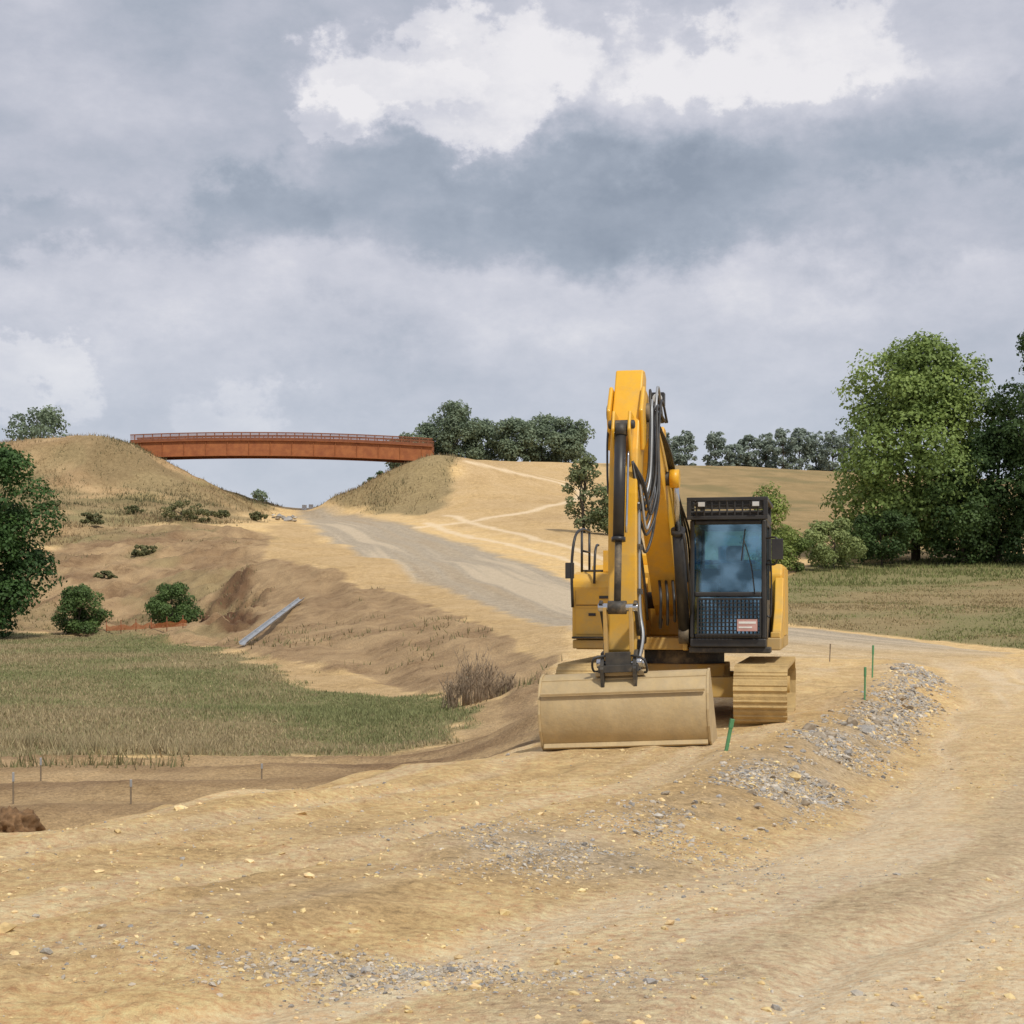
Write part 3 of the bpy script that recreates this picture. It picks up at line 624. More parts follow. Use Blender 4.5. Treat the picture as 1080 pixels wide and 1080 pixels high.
def fence():
    d0=98.;u0,u1=112,218;E=empty('safety_fence',(XU(165,d0),d0,gz1(XU(165,d0),d0)));tag(E,'low orange plastic mesh safety fence on the bank','fence')
    ox,oy,oz=E.location
    n=22;xs=np.linspace(XU(u0,d0),XU(u1,d0),n);ys=d0-6*np.linspace(0,1,n);zs=gz(xs,ys);zs=np.polyval(np.polyfit(xs,zs,3),xs)+.2
    m=MB()
    def sag(t): return .34-.13*abs(math.sin(t*math.pi/4))-.05*math.sin(t*2.1)
    for j in range(5):
        for i in range(n-1):
            m.cyl((xs[i]-ox,ys[i]-oy,zs[i]-oz+sag(i)*j/4),(xs[i+1]-ox,ys[i+1]-oy,zs[i+1]-oz+sag(i+1)*j/4),.013,ORG,seg=4,cap=False)
    for i in range((n-1)*5):
        t=i/5;k=int(t);f=t-k;x_=xs[k]*(1-f)+xs[k+1]*f;y_=ys[k]*(1-f)+ys[k+1]*f;z_=zs[k]*(1-f)+zs[k+1]*f
        m.cyl((x_-ox,y_-oy,z_-oz-.02),(x_-ox,y_-oy,z_-oz+sag(t)),.012,ORG,seg=4,cap=False)
    m.done('netting',E)
    for i in range(0,n,4):
        m=MB();m.cyl((xs[i]-ox,ys[i]-oy+.05,zs[i]-oz-.8),(xs[i]-ox,ys[i]-oy+.05,zs[i]-oz+.55),.025,RUSTD,seg=8);m.cyl((xs[i]-ox,ys[i]-oy+.05,zs[i]-oz+.55),(xs[i]-ox,ys[i]-oy+.05,zs[i]-oz+.6),.04,RUSTD,seg=8);m.done('post',E)
fence()
def channel():
    pts=[(256,74),(272,80),(287,86),(302,92),(318,99)]
    xs=np.array([XU(u,d) for u,d in pts]);ys=np.array([d for u,d in pts],float);zs=gz(xs,ys)+.2
    fit=np.polyfit(ys,zs,1);zs=np.polyval(fit,ys)+.1
    m=MB();a=Vector((xs[0],ys[0],zs[0]));b=Vector((xs[-1],ys[-1],zs[-1]));dirv=(b-a).normalized();side=dirv.cross(Vector((0,0,1))).normalized();up=side.cross(dirv)
    prof=[(-.19,.15),(-.15,.04),(-.08,-.02),(.08,-.02),(.15,.04),(.19,.15),(.16,.15),(.13,.06),(.07,.02),(-.07,.02),(-.13,.06),(-.16,.15)]
    A=[m.bm.verts.new(side*p+up*q_) for p,q_ in prof];Bv=[m.bm.verts.new(b-a+side*p+up*q_) for p,q_ in prof]
    k=len(prof);m.face(A,GALV);m.face(list(reversed(Bv)),GALV)
    for i in range(k): m.face([A[i],Bv[i],Bv[(i+1)%k],A[(i+1)%k]],GALV)
    Ls=(b-a).length
    for i in range(7):
        c=dirv*(Ls*(i+.5)/7);m.cyl(c-side*.2+up*.1,c+side*.2+up*.1,.02,GALV,seg=6)
    o=m.done('drainage_channel');o.location=a;tag(o,'long grey metal drainage channel lying down the bank','drainage channel')
channel()
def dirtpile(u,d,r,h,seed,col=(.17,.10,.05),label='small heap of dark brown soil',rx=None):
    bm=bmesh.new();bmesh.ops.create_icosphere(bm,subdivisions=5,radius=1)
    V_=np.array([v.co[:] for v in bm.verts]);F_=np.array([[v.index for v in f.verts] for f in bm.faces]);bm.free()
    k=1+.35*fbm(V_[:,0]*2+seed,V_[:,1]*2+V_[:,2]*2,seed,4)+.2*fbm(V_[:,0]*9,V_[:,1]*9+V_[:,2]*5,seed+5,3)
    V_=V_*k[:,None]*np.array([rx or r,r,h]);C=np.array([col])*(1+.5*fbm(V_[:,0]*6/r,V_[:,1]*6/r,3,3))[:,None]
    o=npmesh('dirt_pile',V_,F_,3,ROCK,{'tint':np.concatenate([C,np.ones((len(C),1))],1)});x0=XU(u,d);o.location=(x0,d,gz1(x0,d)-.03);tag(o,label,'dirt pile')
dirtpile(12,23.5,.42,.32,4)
for u,d in [(321,217),(328,217.5)]:
    x0=XU(u,d);m=MB();m.prism([(-.3,0),(.3,0),(.26,.14),(.1,.3),(.07,.7),(-.07,.7),(-.1,.3),(-.26,.14)],-.3,.3,WHT);o=m.done('barrier_block',bevel=.02);o.location=(x0,d,gz1(x0,d)-.05);o.rotation_euler=(0,0,.3);tag(o,'white barrier block standing at the road crest','barrier','barrier blocks at the crest')
# ------------------------------------------------------------------ EXCAVATOR
YAW=-math.radians(11.5);CX,CY=2.5,23.4
gx=gz(np.array([1.2,3.4,1.5,3.8,2.5]),np.array([21.3,21.2,25,25.4,23.4]))
EX=empty('excavator',(CX,CY,float(np.mean(gx))+.01),YAW)
tag(EX,'yellow tracked excavator with wide grading bucket resting on sandy ground','excavator')
def track(xc):
    m=MB();R_=.39;hl=1.72;zc=.435;w=.35
    per=4*hl+2*math.pi*R_;N_=45
    for i in range(N_):
        t=per*(i+.3)/N_
        if t<2*hl: y_,z_,a=-hl+t,zc-R_,math.pi
        elif t<2*hl+math.pi*R_:
            th=(t-2*hl)/R_;y_,z_,a=hl+math.sin(th)*R_,zc-math.cos(th)*R_,math.pi-th
        elif t<4*hl+math.pi*R_: y_,z_,a=hl-(t-2*hl-math.pi*R_),zc+R_,0
        else:
            th=(t-4*hl-math.pi*R_)/R_;y_,z_,a=-hl-math.sin(th)*R_,zc+math.cos(th)*R_,-th
        rot=(-a,0,0)
        p=(xc,y_,z_)
        pitch=per/N_*.5
        A_=[];B__=[]
        prof=[(-pitch,-.004),(-pitch*.8,.012),(-pitch*.72,.032),(-pitch*.60,.032),(-pitch*.5,.014),(-.01,.014),(0,.030),(.012,.030),(.022,.014),(pitch*.7,.014),(pitch*.92,.004),(pitch,-.012),(pitch,-.03),(-pitch,-.03)]
        E3=Euler(rot).to_matrix();jx=random.uniform(-.004,.004)
        for yy,zz in prof:
            v=E3@Vector((0,yy,zz))+Vector(p)
            A_.append(m.bm.verts.new((xc-w+jx,v.y,v.z)));B__.append(m.bm.verts.new((xc+w+jx,v.y,v.z)))
        kk=len(prof);m.face(A_,SHOE);m.face(list(reversed(B__)),SHOE)
        for j in range(kk): m.face([A_[j],B__[j],B__[(j+1)%kk],A_[(j+1)%kk]],SHOE)
        m.box((xc-.13,y_-pitch*.98,z_-.085),(xc+.13,y_+pitch*.98,z_-.032),BLKD,rot,p)
    o=m.done('track',EX)
    m=MB()
    for yy in (-hl,hl):
        r_=.31;m.cyl((xc-.08,yy,zc),(xc+.08,yy,zc),r_*.95,BLKD,seg=28);m.cyl((xc-.16,yy,zc),(xc+.16,yy,zc),r_*.8,BLKD,seg=28);m.cyl((xc-.27,yy,zc),(xc+.27,yy,zc),.13,YELC,seg=20)
    for k in range(7):
        yy=-1.25+k*.42;m.cyl((xc-.17,yy,.2),(xc+.17,yy,.2),.085,BLKD)
    for yy in (-.6,.6): m.cyl((xc-.14,yy,.66),(xc+.14,yy,.66),.07,BLKD)
    m.done('rollers',o)
    m=MB();m.prism([(-1.45,.28),(1.5,.28),(1.5,.5),(1.2,.6),(-1.1,.6),(-1.45,.5)],xc-.2,xc+.22,YELC);m.box((xc-.24,-1.75,.36),(xc+.26,-1.2,.5),YELC);m.done('track_frame',o,.012)
track(1.19);track(-1.19)
m=MB();m.prism([(-.75,.42),(.75,.42),(.6,.82),(-.6,.82)],-.62,.62,YELC);
for sx in (-1,1):
    for sy in (-1,1): m.box((sx*.4 if sx>0 else -1.05,sy*.95-.16,.38),(1.05 if sx>0 else sx*.4,sy*.95+.16,.66),YELC,(0,0,sx*-sy*.25))
m.cyl((0,0,.8),(0,0,1.02),.58,BLKD,seg=32);m.done('undercarriage',EX,.015)
m=MB();m.box((-1.42,-1.05,1.03),(1.42,2.2,1.2),YELC);m.box((-1.42,-1.35,1.05),(-.52,-1.05,1.17),YELC);m.box((.2,-1.45,1.0),(1.3,-1.05,1.08),BLKD)
for sx in (-.52,.14): m.prism([(-1.35,1.03),(-.1,1.03),(.1,1.9),(-.35,2.05),(-.75,1.6),(-1.35,1.35)],sx-.035,sx+.035,YEL)
m.done('deck',EX,.015)
m=MB();m.prism([(.15,1.2),(2.3,1.2),(2.3,2.12),(2.1,2.25),(.3,2.25),(.15,2.1)],-1.4,1.4,YEL);m.box((-1.2,.5,2.24),(-.2,1.9,2.42),YEL);m.box((.2,.5,2.24),(1.0,1.8,2.32),BLK)
m.cyl((-.6,1.4,2.42),(-.6,1.4,2.78),.06,BLK);m.cyl((.5,1.2,2.3),(.5,1.2,2.55),.1,BLK)
m.done('engine_housing',EX,.03)
m=MB();m.prism([(2.3,1.0),(2.75,1.05),(2.9,1.3),(2.9,1.95),(2.8,2.1),(2.3,2.1)],-1.4,1.4,YELC);m.done('counterweight',EX,.05)
m=MB()
m.prism([(-1.3,1.18),(.14,1.18),(.14,2.12),(-.9,2.12),(-1.16,2.08),(-1.26,1.98),(-1.3,1.9)],-1.43,-.52,YEL)
m.box((-1.38,-1.316,1.25),(-.99,-1.302,1.60),YEL);m.box((-.96,-1.316,1.25),(-.60,-1.302,1.60),YEL);m.box((-1.38,-1.316,1.66),(-.60,-1.302,1.87),YEL)
m.box((-1.2,-1.33,1.50),(-1.1,-1.317,1.54),BLK);m.box((-.84,-1.33,1.50),(-.74,-1.317,1.54),BLK);m.box((-1.05,-1.33,1.74),(-.92,-1.317,1.78),BLK)
m.box((-.978,-1.306,1.25),(-.972,-1.301,1.6),BLK);m.box((-1.38,-1.306,1.645),(-.6,-1.301,1.652),BLK)
m.box((-1.42,-1.42,1.19),(-.58,-1.302,1.215),BLKD)
m.box((-1.35,-.9,2.125),(-.7,-.2,2.15),BLKD)
m.box((-1.444,-1.15,1.3),(-1.426,-.1,1.95),BLK)
m.box((-1.0,-.5,2.12),(-.66,-.1,2.52),BLK);m.box((-1.05,-.95,2.12),(-.56,-.55,2.42),YEL)
m.done('storage_box',EX,.012)
m=MB();r_=.018
m.tube([(-1.42,-1.34,1.62),(-1.43,-1.36,2.2),(-1.40,-1.25,2.6),(-1.36,-.9,2.72),(-1.36,-.2,2.72)],r_*1.1,BLK,4,8)
m.tube([(-1.12,-1.32,1.95),(-1.12,-1.25,2.35),(-1.12,-1.1,2.48),(-1.14,-.8,2.50)],r_,BLK,4,8)
for yy in (-.2,-.9): m.cyl((-1.36,yy,2.1),(-1.36,yy,2.72),r_,BLK,seg=8)
m.cyl((-1.36,-.9,2.42),(-1.36,-.2,2.42),r_*.9,BLK,seg=8)
m.done('handrail',EX)
m=MB();m.cyl((-1.42,-1.33,2.15),(-1.46,-1.33,2.15),.014,BLK,seg=6);m.box((-1.52,-1.37,2.02),(-1.40,-1.32,2.24),BLK);m.done('mirror',EX,.02)
# boom
XB=-.17
m=MB()
up=[(-.25,1.85),(-.5,2.15),(-1.1,2.86),(-1.75,3.40),(-2.4,3.70),(-3.1,3.86),(-4.2,3.98),(-4.95,4.0)]
lo=[(-5.08,3.87),(-5.0,3.70),(-4.2,3.54),(-3.3,3.30),(-2.75,3.07),(-2.2,2.70),(-1.6,2.20),(-.9,1.65),(-.5,1.5),(-.25,1.6)]
m.prism(up+lo,XB-.18,XB+.185,YEL)
m.cyl((XB-.36,-.4,1.72),(XB+.36,-.4,1.72),.12,BLKD);m.prism([(-2.75,3.66),(-2.35,3.62),(-2.4,3.94),(-2.62,3.96)],XB-.16,XB-.11,YEL);m.prism([(-2.75,3.66),(-2.35,3.62),(-2.4,3.94),(-2.62,3.96)],XB+.11,XB+.16,YEL)
m.cyl((XB-.3,-2.65,3.28),(XB+.3,-2.65,3.28),.09,BLKD);m.cyl((XB-.25,-4.95,3.86),(XB+.25,-4.95,3.86),.11,BLKD)
boom=m.done('boom',EX,.02)
for sx in (-.3,.30):
    m=MB();a=Vector((XB+sx,-1.35,1.25));b=Vector((XB+sx,-2.65,3.28));c=a.lerp(b,.66)
    m.cyl(a,c,.08,YEL if sx<0 else BLK,seg=18);m.cyl(c,c.lerp(b,.08),.095,BLK,seg=18);m.cyl(c,b,.045,CHR,seg=14);m.cyl(b-Vector((.06,0,0)),b+Vector((.06,0,0)),.12,YEL,seg=16);m.cyl(a-Vector((.07,0,0)),a+Vector((.07,0,0)),.13,BLKD,seg=16)
    m.tube([a+Vector((.1,-.05,.2)),a.lerp(c,.5)+Vector((.12,-.1,0)),c+Vector((.08,-.1,0))],.018,RUB)
    m.done('boom_cylinder',boom)
m=MB();a=Vector((XB,-2.5,3.88));b=Vector((XB,-4.72,4.28));c=a.lerp(b,.62)
m.cyl(a,c,.085,YEL,seg=18);m.cyl(c,c.lerp(b,.07),.1,BLK,seg=18);m.cyl(c,b,.05,CHR);m.cyl(b-Vector((.1,0,0)),b+Vector((.1,0,0)),.09,YEL,seg=16);m.done('arm_cylinder',boom)
m=MB()
m.box((XB+.13,-3.85,4.08),(XB+.29,-3.7,4.24),BLK);m.cyl((XB+.21,-3.84,4.16),(XB+.21,-3.9,4.16),.06,LAMPG,seg=16);m.cyl((XB+.15,-3.75,3.9),(XB+.21,-3.77,4.1),.02,BLK,seg=8);m.done('work_lamp',boom,.01)
# arm
m=MB()
XA=-.17
front=[(-4.74,4.37),(-4.92,4.36),(-5.06,4.1),(-5.28,3.75),(-5.43,3.4),(-5.53,2.9),(-5.57,2.2),(-5.54,1.15),(-5.46,1.05)]
back=[(-5.3,1.05),(-5.24,1.2),(-5.16,2.2),(-4.98,3.0),(-4.80,3.65),(-4.74,3.9),(-4.64,4.15),(-4.62,4.3)]
m.prism(front+back,XA-.155,XA+.165,YEL)
for sx in (-1,1):
    m.prism([(-4.7,3.6),(-5.2,3.4),(-5.33,3.85),(-5.1,4.15),(-4.75,4.08)],XA+sx*.185-.022,XA+sx*.185+.022,YEL)
    m.prism([(-5.26,3.78),(-5.58,3.82),(-5.66,3.6),(-5.48,3.2)],XA+sx*.09-.018,XA+sx*.09+.018,YEL)
m.cyl((XA-.24,-4.95,3.86),(XA+.24,-4.95,3.86),.07,BLKD);m.cyl((XA-.22,-5.42,1.18),(XA+.22,-5.42,1.18),.085,BLKD)
m.cyl((XA-.15,-5.57,3.66),(XA+.15,-5.57,3.66),.05,BLKD)
arm=m.done('arm',EX,.018)
m=MB();a=Vector((XA-.01,-5.58,3.66));b=Vector((XA-.01,-5.86,1.62));c=a.lerp(b,.62)
m.cyl(a.lerp(b,.04),c,.064,BLK,seg=20);m.cyl(c,c.lerp(b,.06),.078,BLK,seg=20);m.cyl(a.lerp(b,.0),a.lerp(b,.06),.075,BLKD,seg=20);m.cyl(c,b,.04,BLKD,seg=14);m.cyl(b-Vector((.1,0,0)),b+Vector((.1,0,0)),.075,BLKD)
m.tube([a+Vector((.085,0,-.3)),a.lerp(b,.3)+Vector((.09,0,0)),c+Vector((.085,0,.05))],.013,CHR)
m.done('bucket_cylinder',arm)
m=MB()
for sx in (-.19,.19):
    m.prism([(-5.93,1.66),(-5.84,1.7),(-5.42,1.42),(-5.44,1.32),(-5.52,1.3)],XA+sx-.02,XA+sx+.02,BLKD)
    m.prism([(-5.93,1.62),(-5.83,1.62),(-5.72,1.05),(-5.82,1.03)],XA+sx*.75-.02,XA+sx*.75+.02,YELC)
m.cyl((XA-.22,-5.87,1.62),(XA+.22,-5.87,1.62),.045,CHR);m.done('bucket_link',arm,.006)
m=MB()
for i,(ox,sz_) in enumerate([(.21,0),(.23,.03),(.25,-.03),(.22,.10),(.24,-.14),(.28,.06),(.25,-.24),(.20,.16),(.30,-.08)]):
    m.tube([(XA+ox,-3.6,3.9),(XA+ox+.01,-4.3,4.0-sz_),(XA+ox+.03,-4.8,3.82+sz_*2),(XA+ox+.05,-5.0,3.4+sz_*2),(XA+ox+.04,-5.1,3.0+sz_),(XA+ox-.01,-5.3,2.75+sz_),(XA+ox-.06,-5.45,3.0),(XA+.12,-5.56,3.25)],.015,RUB if i%3 else GALV,6,7)
m.tube([(XA+.2,-4.0,3.85),(XA+.30,-4.6,3.5),(XA+.34,-4.85,3.0),(XA+.30,-4.95,2.65),(XA+.22,-5.1,2.45),(XA+.17,-5.25,2.6)],.016,RUB,6,7)
m.tube([(XA+.2,-4.0,3.8),(XA+.27,-4.6,3.3),(XA+.30,-4.85,2.8),(XA+.27,-4.95,2.45),(XA+.21,-5.1,2.25),(XA+.17,-5.25,2.4)],.016,RUB,6,7)
m.tube([(XA-.17,-4.2,3.85),(XA-.20,-4.9,3.9),(XA-.2,-5.25,3.6),(XA-.185,-5.4,3.2),(XA-.165,-5.48,2.9)],.013,RUB,6,7)
for q_ in (0,.05,.1): m.tube([(XA+.175,-5.3-q_*1.5,2.8),(XA+.18,-5.36-q_,2.2),(XA+.19,-5.38-q_,1.6),(XA+.24,-5.5-q_,1.3),(XA+.2,-5.6-q_,1.0)],.013,GALV if q_ else RUB,6,7)
for zz in (2.75,2.3,1.8): m.box((XA+.167,-5.5,zz-.03),(XA+.2,-5.25,zz+.03),BLKD)
m.done('hydraulic_hose',arm)
m=MB()
for i in range(4):
    o_=.10+i*.05
    m.tube([(XB+o_*.6+.2,-.6,1.98),(XB+o_*.6+.21,-1.2,2.50+i*.04),(XB+.22+i*.02,-1.9,3.08),(XB+.22+i*.02,-2.9,3.56),(XB+.21,-3.6,3.84)],.016,RUB,6,7)
    m.tube([(XB-.05+i*.09,-1.0,1.45),(XB-.02+i*.1,-1.45,1.35+i*.05),(XB+i*.09,-1.55,1.75),(XB-.05+i*.09,-1.3,2.0)],.02,RUB,6,7)
m.done('hydraulic_hose',boom)
# bucket
BK=empty('bucket',(XA+.065,-5.5,.45),0,EX)
m=MB();out=[(.55,-.44),(.0,-.45),(-.2,-.42),(-.36,-.32),(-.45,-.15),(-.475,.03),(-.44,.2),(-.36,.33),(-.25,.42),(-.1,.455)]
inn=[(-.1,.435),(-.235,.395),(-.335,.31),(-.41,.19),(-.445,.03),(-.42,-.14),(-.335,-.295),(-.185,-.39),(.0,-.425),(.55,-.425)]
hw=.915
def shell(m,o_,i_,x0,x1):
    A=[m.bm.verts.new((x0,y,z)) for y,z in o_+i_];B_=[m.bm.verts.new((x1,y,z)) for y,z in o_+i_];k=len(A)
    for i in range(k): m.face([A[i],B_[i],B_[(i+1)%k],A[(i+1)%k]],BKT,i not in (len(o_)-1,k-1))
    h_=len(o_)
    for S in (A,B_):
        for i in range(h_-1): m.face([S[i],S[i+1],S[k-2-i],S[k-1-i]],BKT)
shell(m,out,inn,-hw,hw)
for sx in (-1,1): m.prism([(y*1.03+.005,z*1.02) for y,z in out],sx*(hw+.012)-.014,sx*(hw+.012)+.014,BKT)
m.box((-hw,-.3,.40),(hw,-.06,.425),BKT,(.25,0,0));m.box((-hw+.01,-.482,.235),(hw-.01,-.445,.262),BKT,(.2,0,0))
m.box((-hw,.48,-.458),(hw,.72,-.436),BKT)
m.box((-hw+.01,-.40,-.36),(hw-.01,-.37,-.30),BKT,(-.7,0,0))
m.done('shell',BK,.006)
m=MB()
for sx in (-.22,.14): m.prism([(-.38,.3),(-.42,.5),(-.28,.68),(-.1,.70),(.16,.62),(.2,.42),(-.05,.44)],sx-.02,sx+.02,BLKD)
m.cyl((-.29,-.26,.56),(.21,-.26,.56),.05,CHR);m.cyl((-.29,.06,.54),(.21,.06,.54),.05,CHR)
m.box((-.31,-.3,.42),(.23,.15,.47),BKT);m.box((-.18,-.36,.52),(.10,.1,.68),BLKD);m.box((-.26,-.40,.46),(.18,-.3,.54),BLKD)
m.tube([(.06,-.3,.65),(.24,-.38,.6),(.26,-.3,.45),(.11,-.2,.5)],.014,RUB);m.tube([(-.14,-.3,.65),(-.30,-.4,.62),(-.32,-.3,.48),(-.19,-.2,.5)],.014,RUB)
m.done('quick_hitch',BK,.01)
BK.rotation_euler=(0,math.radians(-2.6),0)
# cab
x0,x1,y0,y1=.22,1.24,-1.5,.25
m=MB();t=.06
m.box((x0,y0,1.08),(x1,y1,1.2),BLK);m.box((x0,y0,2.80),(x1,y1,2.93),BLK)
for xx,yy in ((x0,y0),(x1-t,y0),(x0,y1-t),(x1-t,y1-t)): m.box((xx,yy,1.2),(xx+t,yy+t,2.8),BLK)
m.box((x1-t-.004,-.55,1.2),(x1-.004,-.47,2.8),BLK)
m.box((x0+t,y0+.004,1.76),(x1-t,y0+t,1.83),BLK);m.box((x0+t,y0+.005,1.2),(x1-t,y0+t,1.26),BLK);m.box((x0+t,y0+.005,2.74),(x1-t,y0+t,2.8),BLK)
m.box((x0+.003,y0+t,1.2),(x0+t-.003,y1-t,1.72),BLK);m.box((x0+t,y1-t+.003,1.2),(x1-t,y1-.003,1.85),BLK)
m.box((x1-t+.003,-.47,1.2),(x1-.003,y1-t,1.9),BLK)
cab=m.done('cab',EX,.018)
m=MB();m.box((x1-.05,y0+t+.01,1.2),(x1+.012,-.56,1.72),BLK);m.box((x1-.03,y0+t+.01,1.72),(x1+.012,y0+t+.05,2.78),BLK);m.box((x1-.03,-.61,1.72),(x1+.012,-.56,2.78),BLK);m.box((x1-.03,y0+t+.05,2.73),(x1+.012,-.61,2.78),BLK)
m.box((x1+.012,-.72,1.6),(x1+.04,-.62,1.66),BLKD);m.tube([(x1+.012,-1.38,1.5),(x1+.06,-1.38,1.55),(x1+.06,-1.38,2.2),(x1+.012,-1.38,2.25)],.013,BLK);m.done('door',cab,.01)
for nm,a,b in (('windshield',(x0+t,y0+.025,1.83),(x1-t,y0+.033,2.74)),('window',(x0+t,y0+.025,1.26),(x1-t,y0+.033,1.76)),('window',(x0+.02,y0+t,1.72),(x0+.028,y1-t,2.8)),('window',(x0+t,y1-.03,1.85),(x1-t,y1-.022,2.8)),('window',(x1-.015,y0+t+.05,1.72),(x1-.007,-.61,2.73)),('window',(x1-.03,-.47,1.9),(x1-.022,y1-t,2.8))):
    m=MB();m.box(a,b,GLASS);m.done(nm,cab)
m=MB();gy=y0-.16
for a,b in (((x0-.03,gy,2.80),(x1+.03,gy+.05,2.85)),((x0-.03,gy,3.05),(x1+.03,gy+.05,3.10)),((x0-.03,gy,2.85),(x0+.03,gy+.05,3.05)),((x1-.03,gy,2.85),(x1+.03,gy+.05,3.05)),((x0-.03,gy+.05,3.05),(x0+.03,y1,3.10)),((x1-.03,gy+.05,3.05),(x1+.03,y1,3.10)),((x0+.03,y1-.05,3.05),(x1-.03,y1,3.10))): m.box(a,b,BLK)
for k in range(11):
    yy=gy+.12+k*.155;m.box((x0+.03,yy,3.062),(x1-.03,yy+.04,3.085),BLK)
for k in range(9):
    xx=x0+.09+k*(x1-x0-.14)/8.6;m.box((xx,gy+.01,2.85),(xx+.022,gy+.03,3.05),BLK)
for k in range(3):
    zz=2.89+k*.05;m.box((x0+.03,gy+.032,zz),(x1-.03,gy+.044,zz+.018),BLK)
for xx in (x0,x1-.05):
    m.box((xx,gy+.05,2.86),(xx+.05,y0+.1,2.9),BLK)
    for yy in (y0+.1,y1-.1): m.box((xx,yy-.03,2.93),(xx+.05,yy+.03,3.05),BLK)
m.done('roof_guard',cab,.006)
m=MB();gy=y0-.07
for z_ in (1.24,1.72): m.box((x0+.1,gy,z_),(x1-.06,gy+.025,z_+.025),BLK)
for xx in (x0+.1,x1-.085): m.box((xx,gy,1.265),(xx+.025,gy+.025,1.72),BLK);m.box((xx,gy+.025,1.5),(xx+.025,y0,1.53),BLK)
for k in range(15): xx=x0+.15+k*.053;m.box((xx,gy+.004,1.265),(xx+.014,gy+.014,1.72),BLK)
for k in range(8): zz=1.30+k*.053;m.box((x0+.125,gy+.015,zz),(x1-.085,gy+.024,zz+.014),BLK)
m.done('window_guard',cab,.003)
m=MB();m.box((.86,gy-.012,1.30),(1.13,gy-.002,1.46),REDP);m.box((.88,gy-.016,1.40),(1.11,gy-.012,1.43),WHT);m.box((.88,gy-.016,1.34),(1.06,gy-.012,1.362),WHT);m.done('warning_plate',cab)
m=MB();m.box((.5,-.75,1.25),(1.0,-.3,1.6),SEATM);m.box((.5,-.35,1.6),(1.0,-.2,2.25),SEATM,(-.12,0,0));m.box((.62,-.3,2.27),(.88,-.2,2.5),SEATM);m.box((.36,-.9,1.55),(.48,-.3,1.72),SKINL);m.box((1.02,-.9,1.55),(1.12,-.3,1.72),SKINL)
m.done('seat',cab,.05)
m=MB();m.box((.33,-1.35,1.25),(.45,-.9,1.95),SKINL);m.box((.36,-1.3,1.95),(.62,-1.22,2.15),BLK,(0,0,.3));m.cyl((.6,-1.1,1.2),(.58,-1.2,1.95),.015,BLK);m.cyl((.9,-1.1,1.2),(.92,-1.2,1.95),.015,BLK);m.cyl((.42,-.85,1.7),(.42,-.88,2.0),.014,BLK);m.cyl((.42,-.88,1.98),(.42,-.9,2.08),.03,BLK)
m.box((.3,.14,1.86),(1.15,.17,2.15),SKINL);m.box((.3,-1.0,2.72),(1.15,.1,2.78),SKINL);m.done('control_console',cab,.01)
m=MB();m.tube([(x1-.15,y0-.01,1.80),(x1-.2,y0-.025,2.2),(x1-.3,y0-.02,2.55)],.007,BLK,4,6);m.box((x1-.31,y0-.022,2.25),(x1-.297,y0-.01,2.68),BLK,(0,.12,0));m.done('wiper',cab)
m=MB();m.tube([(x1,y0+.05,2.55),(x1+.12,y0-.02,2.56),(x1+.17,y0-.04,2.5)],.014,BLK);m.tube([(x1,y0+.05,2.2),(x1+.12,y0-.02,2.2),(x1+.17,y0-.04,2.3)],.014,BLK);m.box((x1+.08,y0-.07,2.26),(x1+.23,y0-.03,2.54),BLK);m.done('mirror',cab,.025)
for xx in (x0+.12,x1-.18):
    m=MB();m.box((xx,y0-.24,2.96),(xx+.11,y0-.15,3.04),BLK);m.box((xx+.01,y0-.246,2.97),(xx+.1,y0-.236,3.03),LAMPG);m.done('work_lamp',cab,.004)
m=MB();m.prism([(.3,1.2),(.3,2.2),(.9,2.2),(1.8,2.2),(1.8,1.2)],1.28,1.43,YEL);m.box((1.28,-1.0,1.2),(1.41,.3,1.28),YEL);m.prism([(-.95,1.03),(.3,1.03),(.3,2.0),(.1,2.05),(-.2,1.6),(-.9,1.3)],1.30,1.42,YEL);m.done('side_panel',EX,.015)
# ------------------------------------------------------------------ world
w=bpy.data.worlds.new('World');scene.world=w;w.use_nodes=True;N=w.node_tree.nodes;L=w.node_tree.links
bg=N['Background'];SUN_EL=math.radians(52);SUN_AZ=math.radians(150)
sk=N.new('ShaderNodeTexSky');sk.sky_type='NISHITA';sk.sun_disc=False;sk.sun_elevation=SUN_EL;sk.sun_rotation=SUN_AZ
tc=N.new('ShaderNodeTexCoord').outputs['Generated']
sp=N.new('ShaderNodeSeparateXYZ');L.new(tc,sp.inputs[0])
def M(op,a,b=None,c=None,clamp=False):
    n_=N.new('ShaderNodeMath');n_.operation=op;n_.use_clamp=clamp
    for i,v in enumerate((a,b,c)):
        if v is None:continue
        if isinstance(v,(int,float)):n_.inputs[i].default_value=v
        else:L.new(v,n_.inputs[i])
    return n_.outputs[0]
az=M('ARCTAN2',sp.outputs[0],sp.outputs[1]);el=M('ARCSINE',sp.outputs[2])
def wn(scale,det,rough,sq=(1,1,1),off=0):
    mp=N.new('ShaderNodeMapping');mp.inputs['Scale'].default_value=sq;mp.inputs['Location'].default_value=(off,off*.7,0);L.new(tc,mp.inputs[0])
    t=N.new('ShaderNodeTexNoise');t.inputs['Scale'].default_value=scale;t.inputs['Detail'].default_value=det;t.inputs['Roughness'].default_value=rough;L.new(mp.outputs[0],t.inputs[0]);return t
d1=wn(11,8,.62,(1,1,1.3));d2=wn(11,8,.62,(1,1,1.3),9.3)
azd=M('ADD',az,M('MULTIPLY',M('SUBTRACT',d1.outputs[0],.5),.22))
eld=M('ADD',el,M('MULTIPLY',M('SUBTRACT',d2.outputs[0],.5),.14))
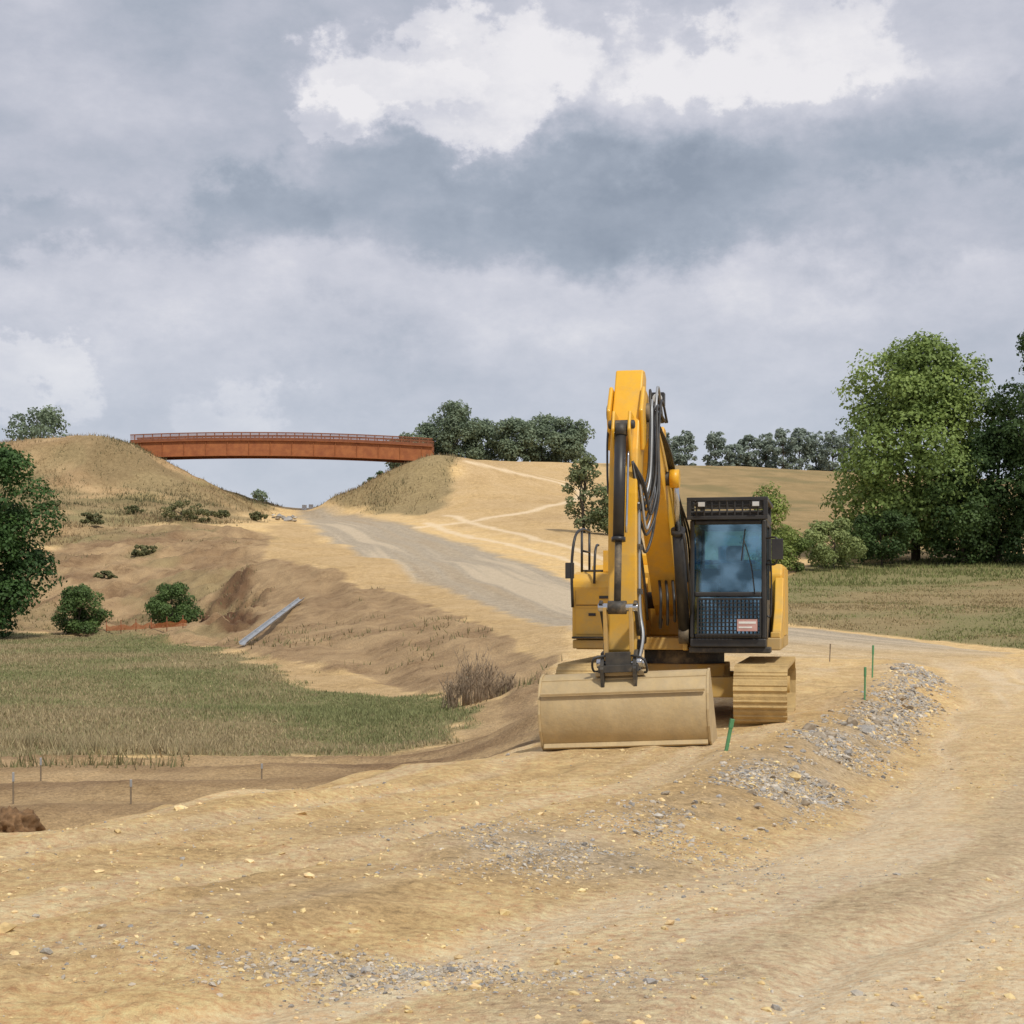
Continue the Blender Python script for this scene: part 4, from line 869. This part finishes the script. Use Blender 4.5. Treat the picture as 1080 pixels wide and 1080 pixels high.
def blob(u,v,ru,rv,hard=.5):
    a=math.atan((u-540)/F);e=math.atan((640-v)/F*math.cos(a))
    dx=M('DIVIDE',M('SUBTRACT',azd,a),ru/F);dy=M('DIVIDE',M('SUBTRACT',eld,e),rv/F)
    r=M('SQRT',M('ADD',M('MULTIPLY',dx,dx),M('MULTIPLY',dy,dy)))
    mr=N.new('ShaderNodeMapRange');mr.interpolation_type='SMOOTHSTEP';mr.inputs[1].default_value=1+hard;mr.inputs[2].default_value=1-hard;L.new(r,mr.inputs[0]);return mr.outputs[0]
Bv=M('MULTIPLY_ADD',wn(4.5,8,.62,(1,1,2.2),4).outputs[0],.75,.22)
Bv=M('ADD',Bv,M('MULTIPLY',M('SUBTRACT',wn(14,8,.64,(1,1,1.6),2).outputs[0],.5),.5))
for u,v,ru,rv,wt,hd in [(490,80,150,62,.26,.14),(420,75,90,35,.12,.16),(370,115,50,30,.14,.15),(620,60,150,55,.12,.35),(800,45,140,42,.24,.2),(700,105,170,55,.08,.6),(900,80,150,50,.05,.6),(30,390,60,30,.20,.25),(265,430,50,28,.13,.3),(300,310,280,40,.06,.8),(640,320,160,60,.09,.6),(850,300,140,40,.08,.6),(100,310,160,40,.06,.7),
                     (520,215,300,55,-.20,.4),(270,225,90,45,-.14,.35),(600,165,170,35,-.10,.4),(800,185,200,60,-.15,.5),(980,140,120,60,-.16,.4),(1030,250,120,30,-.10,.5),(60,235,90,22,-.14,.5),(370,390,70,40,-.10,.5),(700,245,170,35,-.06,.6),(120,20,220,50,-.05,.7)]:
    Bv=M('MULTIPLY_ADD',blob(u,v,ru,rv,hd),wt,Bv)
cr=N.new('ShaderNodeValToRGB');L.new(Bv,cr.inputs[0]);e=cr.color_ramp.elements
e[0].position=.12;e[0].color=(.29,.335,.41,1);e[1].position=.98;e[1].color=(.90,.88,.90,1)
for p,c_ in ((.34,(.385,.43,.51,1)),(.55,(.53,.55,.63,1)),(.72,(.66,.665,.735,1)),(.85,(.80,.79,.83,1))):
    k=cr.color_ramp.elements.new(p);k.color=c_
mr=N.new('ShaderNodeMapRange');mr.interpolation_type='SMOOTHSTEP';L.new(el,mr.inputs[0]);mr.inputs[1].default_value=.22;mr.inputs[2].default_value=.05;mr.inputs[3].default_value=0;mr.inputs[4].default_value=.5
mx=N.new('ShaderNodeMix');mx.data_type='RGBA';L.new(mr.outputs[0],mx.inputs[0]);L.new(cr.outputs[0],mx.inputs[6]);mx.inputs[7].default_value=(.53,.60,.70,1)
sc=N.new('ShaderNodeMix');sc.data_type='RGBA';sc.blend_type='MULTIPLY';sc.inputs[0].default_value=1;L.new(sk.outputs[0],sc.inputs[6]);sc.inputs[7].default_value=(.08,.08,.08,1)
fx=N.new('ShaderNodeMix');fx.data_type='RGBA';fx.inputs[0].default_value=.92;L.new(sc.outputs[2],fx.inputs[6]);L.new(mx.outputs[2],fx.inputs[7])
up_=N.new('ShaderNodeVectorMath');up_.operation='SCALE';L.new(fx.outputs[2],up_.inputs[0]);up_.inputs['Scale'].default_value=10
L.new(up_.outputs[0],bg.inputs[0]);bg.inputs[1].default_value=.1
sl=bpy.data.lights.new('sun','SUN');sl.energy=2.9;sl.angle=math.radians(4);sl.color=(1,.94,.83)
so=bpy.data.objects.new('sun',sl);COL.objects.link(so)
dv_=Vector((math.sin(SUN_AZ)*math.cos(SUN_EL),math.cos(SUN_AZ)*math.cos(SUN_EL),math.sin(SUN_EL)))
so.rotation_euler=dv_.to_track_quat('Z','Y').to_euler();so.location=(0,0,50)
# ------------------------------------------------------------------ camera
cd=bpy.data.cameras.new('camera');co=bpy.data.objects.new('camera',cd);COL.objects.link(co)
co.location=(0,0,1.6);co.rotation_euler=(math.radians(90),0,0);cd.sensor_width=36;cd.lens=36*F/1080;cd.shift_y=100/1080;cd.clip_end=8000;cd.clip_start=.1
scene.camera=co
scene.view_settings.view_transform='Standard';scene.view_settings.look='None';scene.view_settings.exposure=0
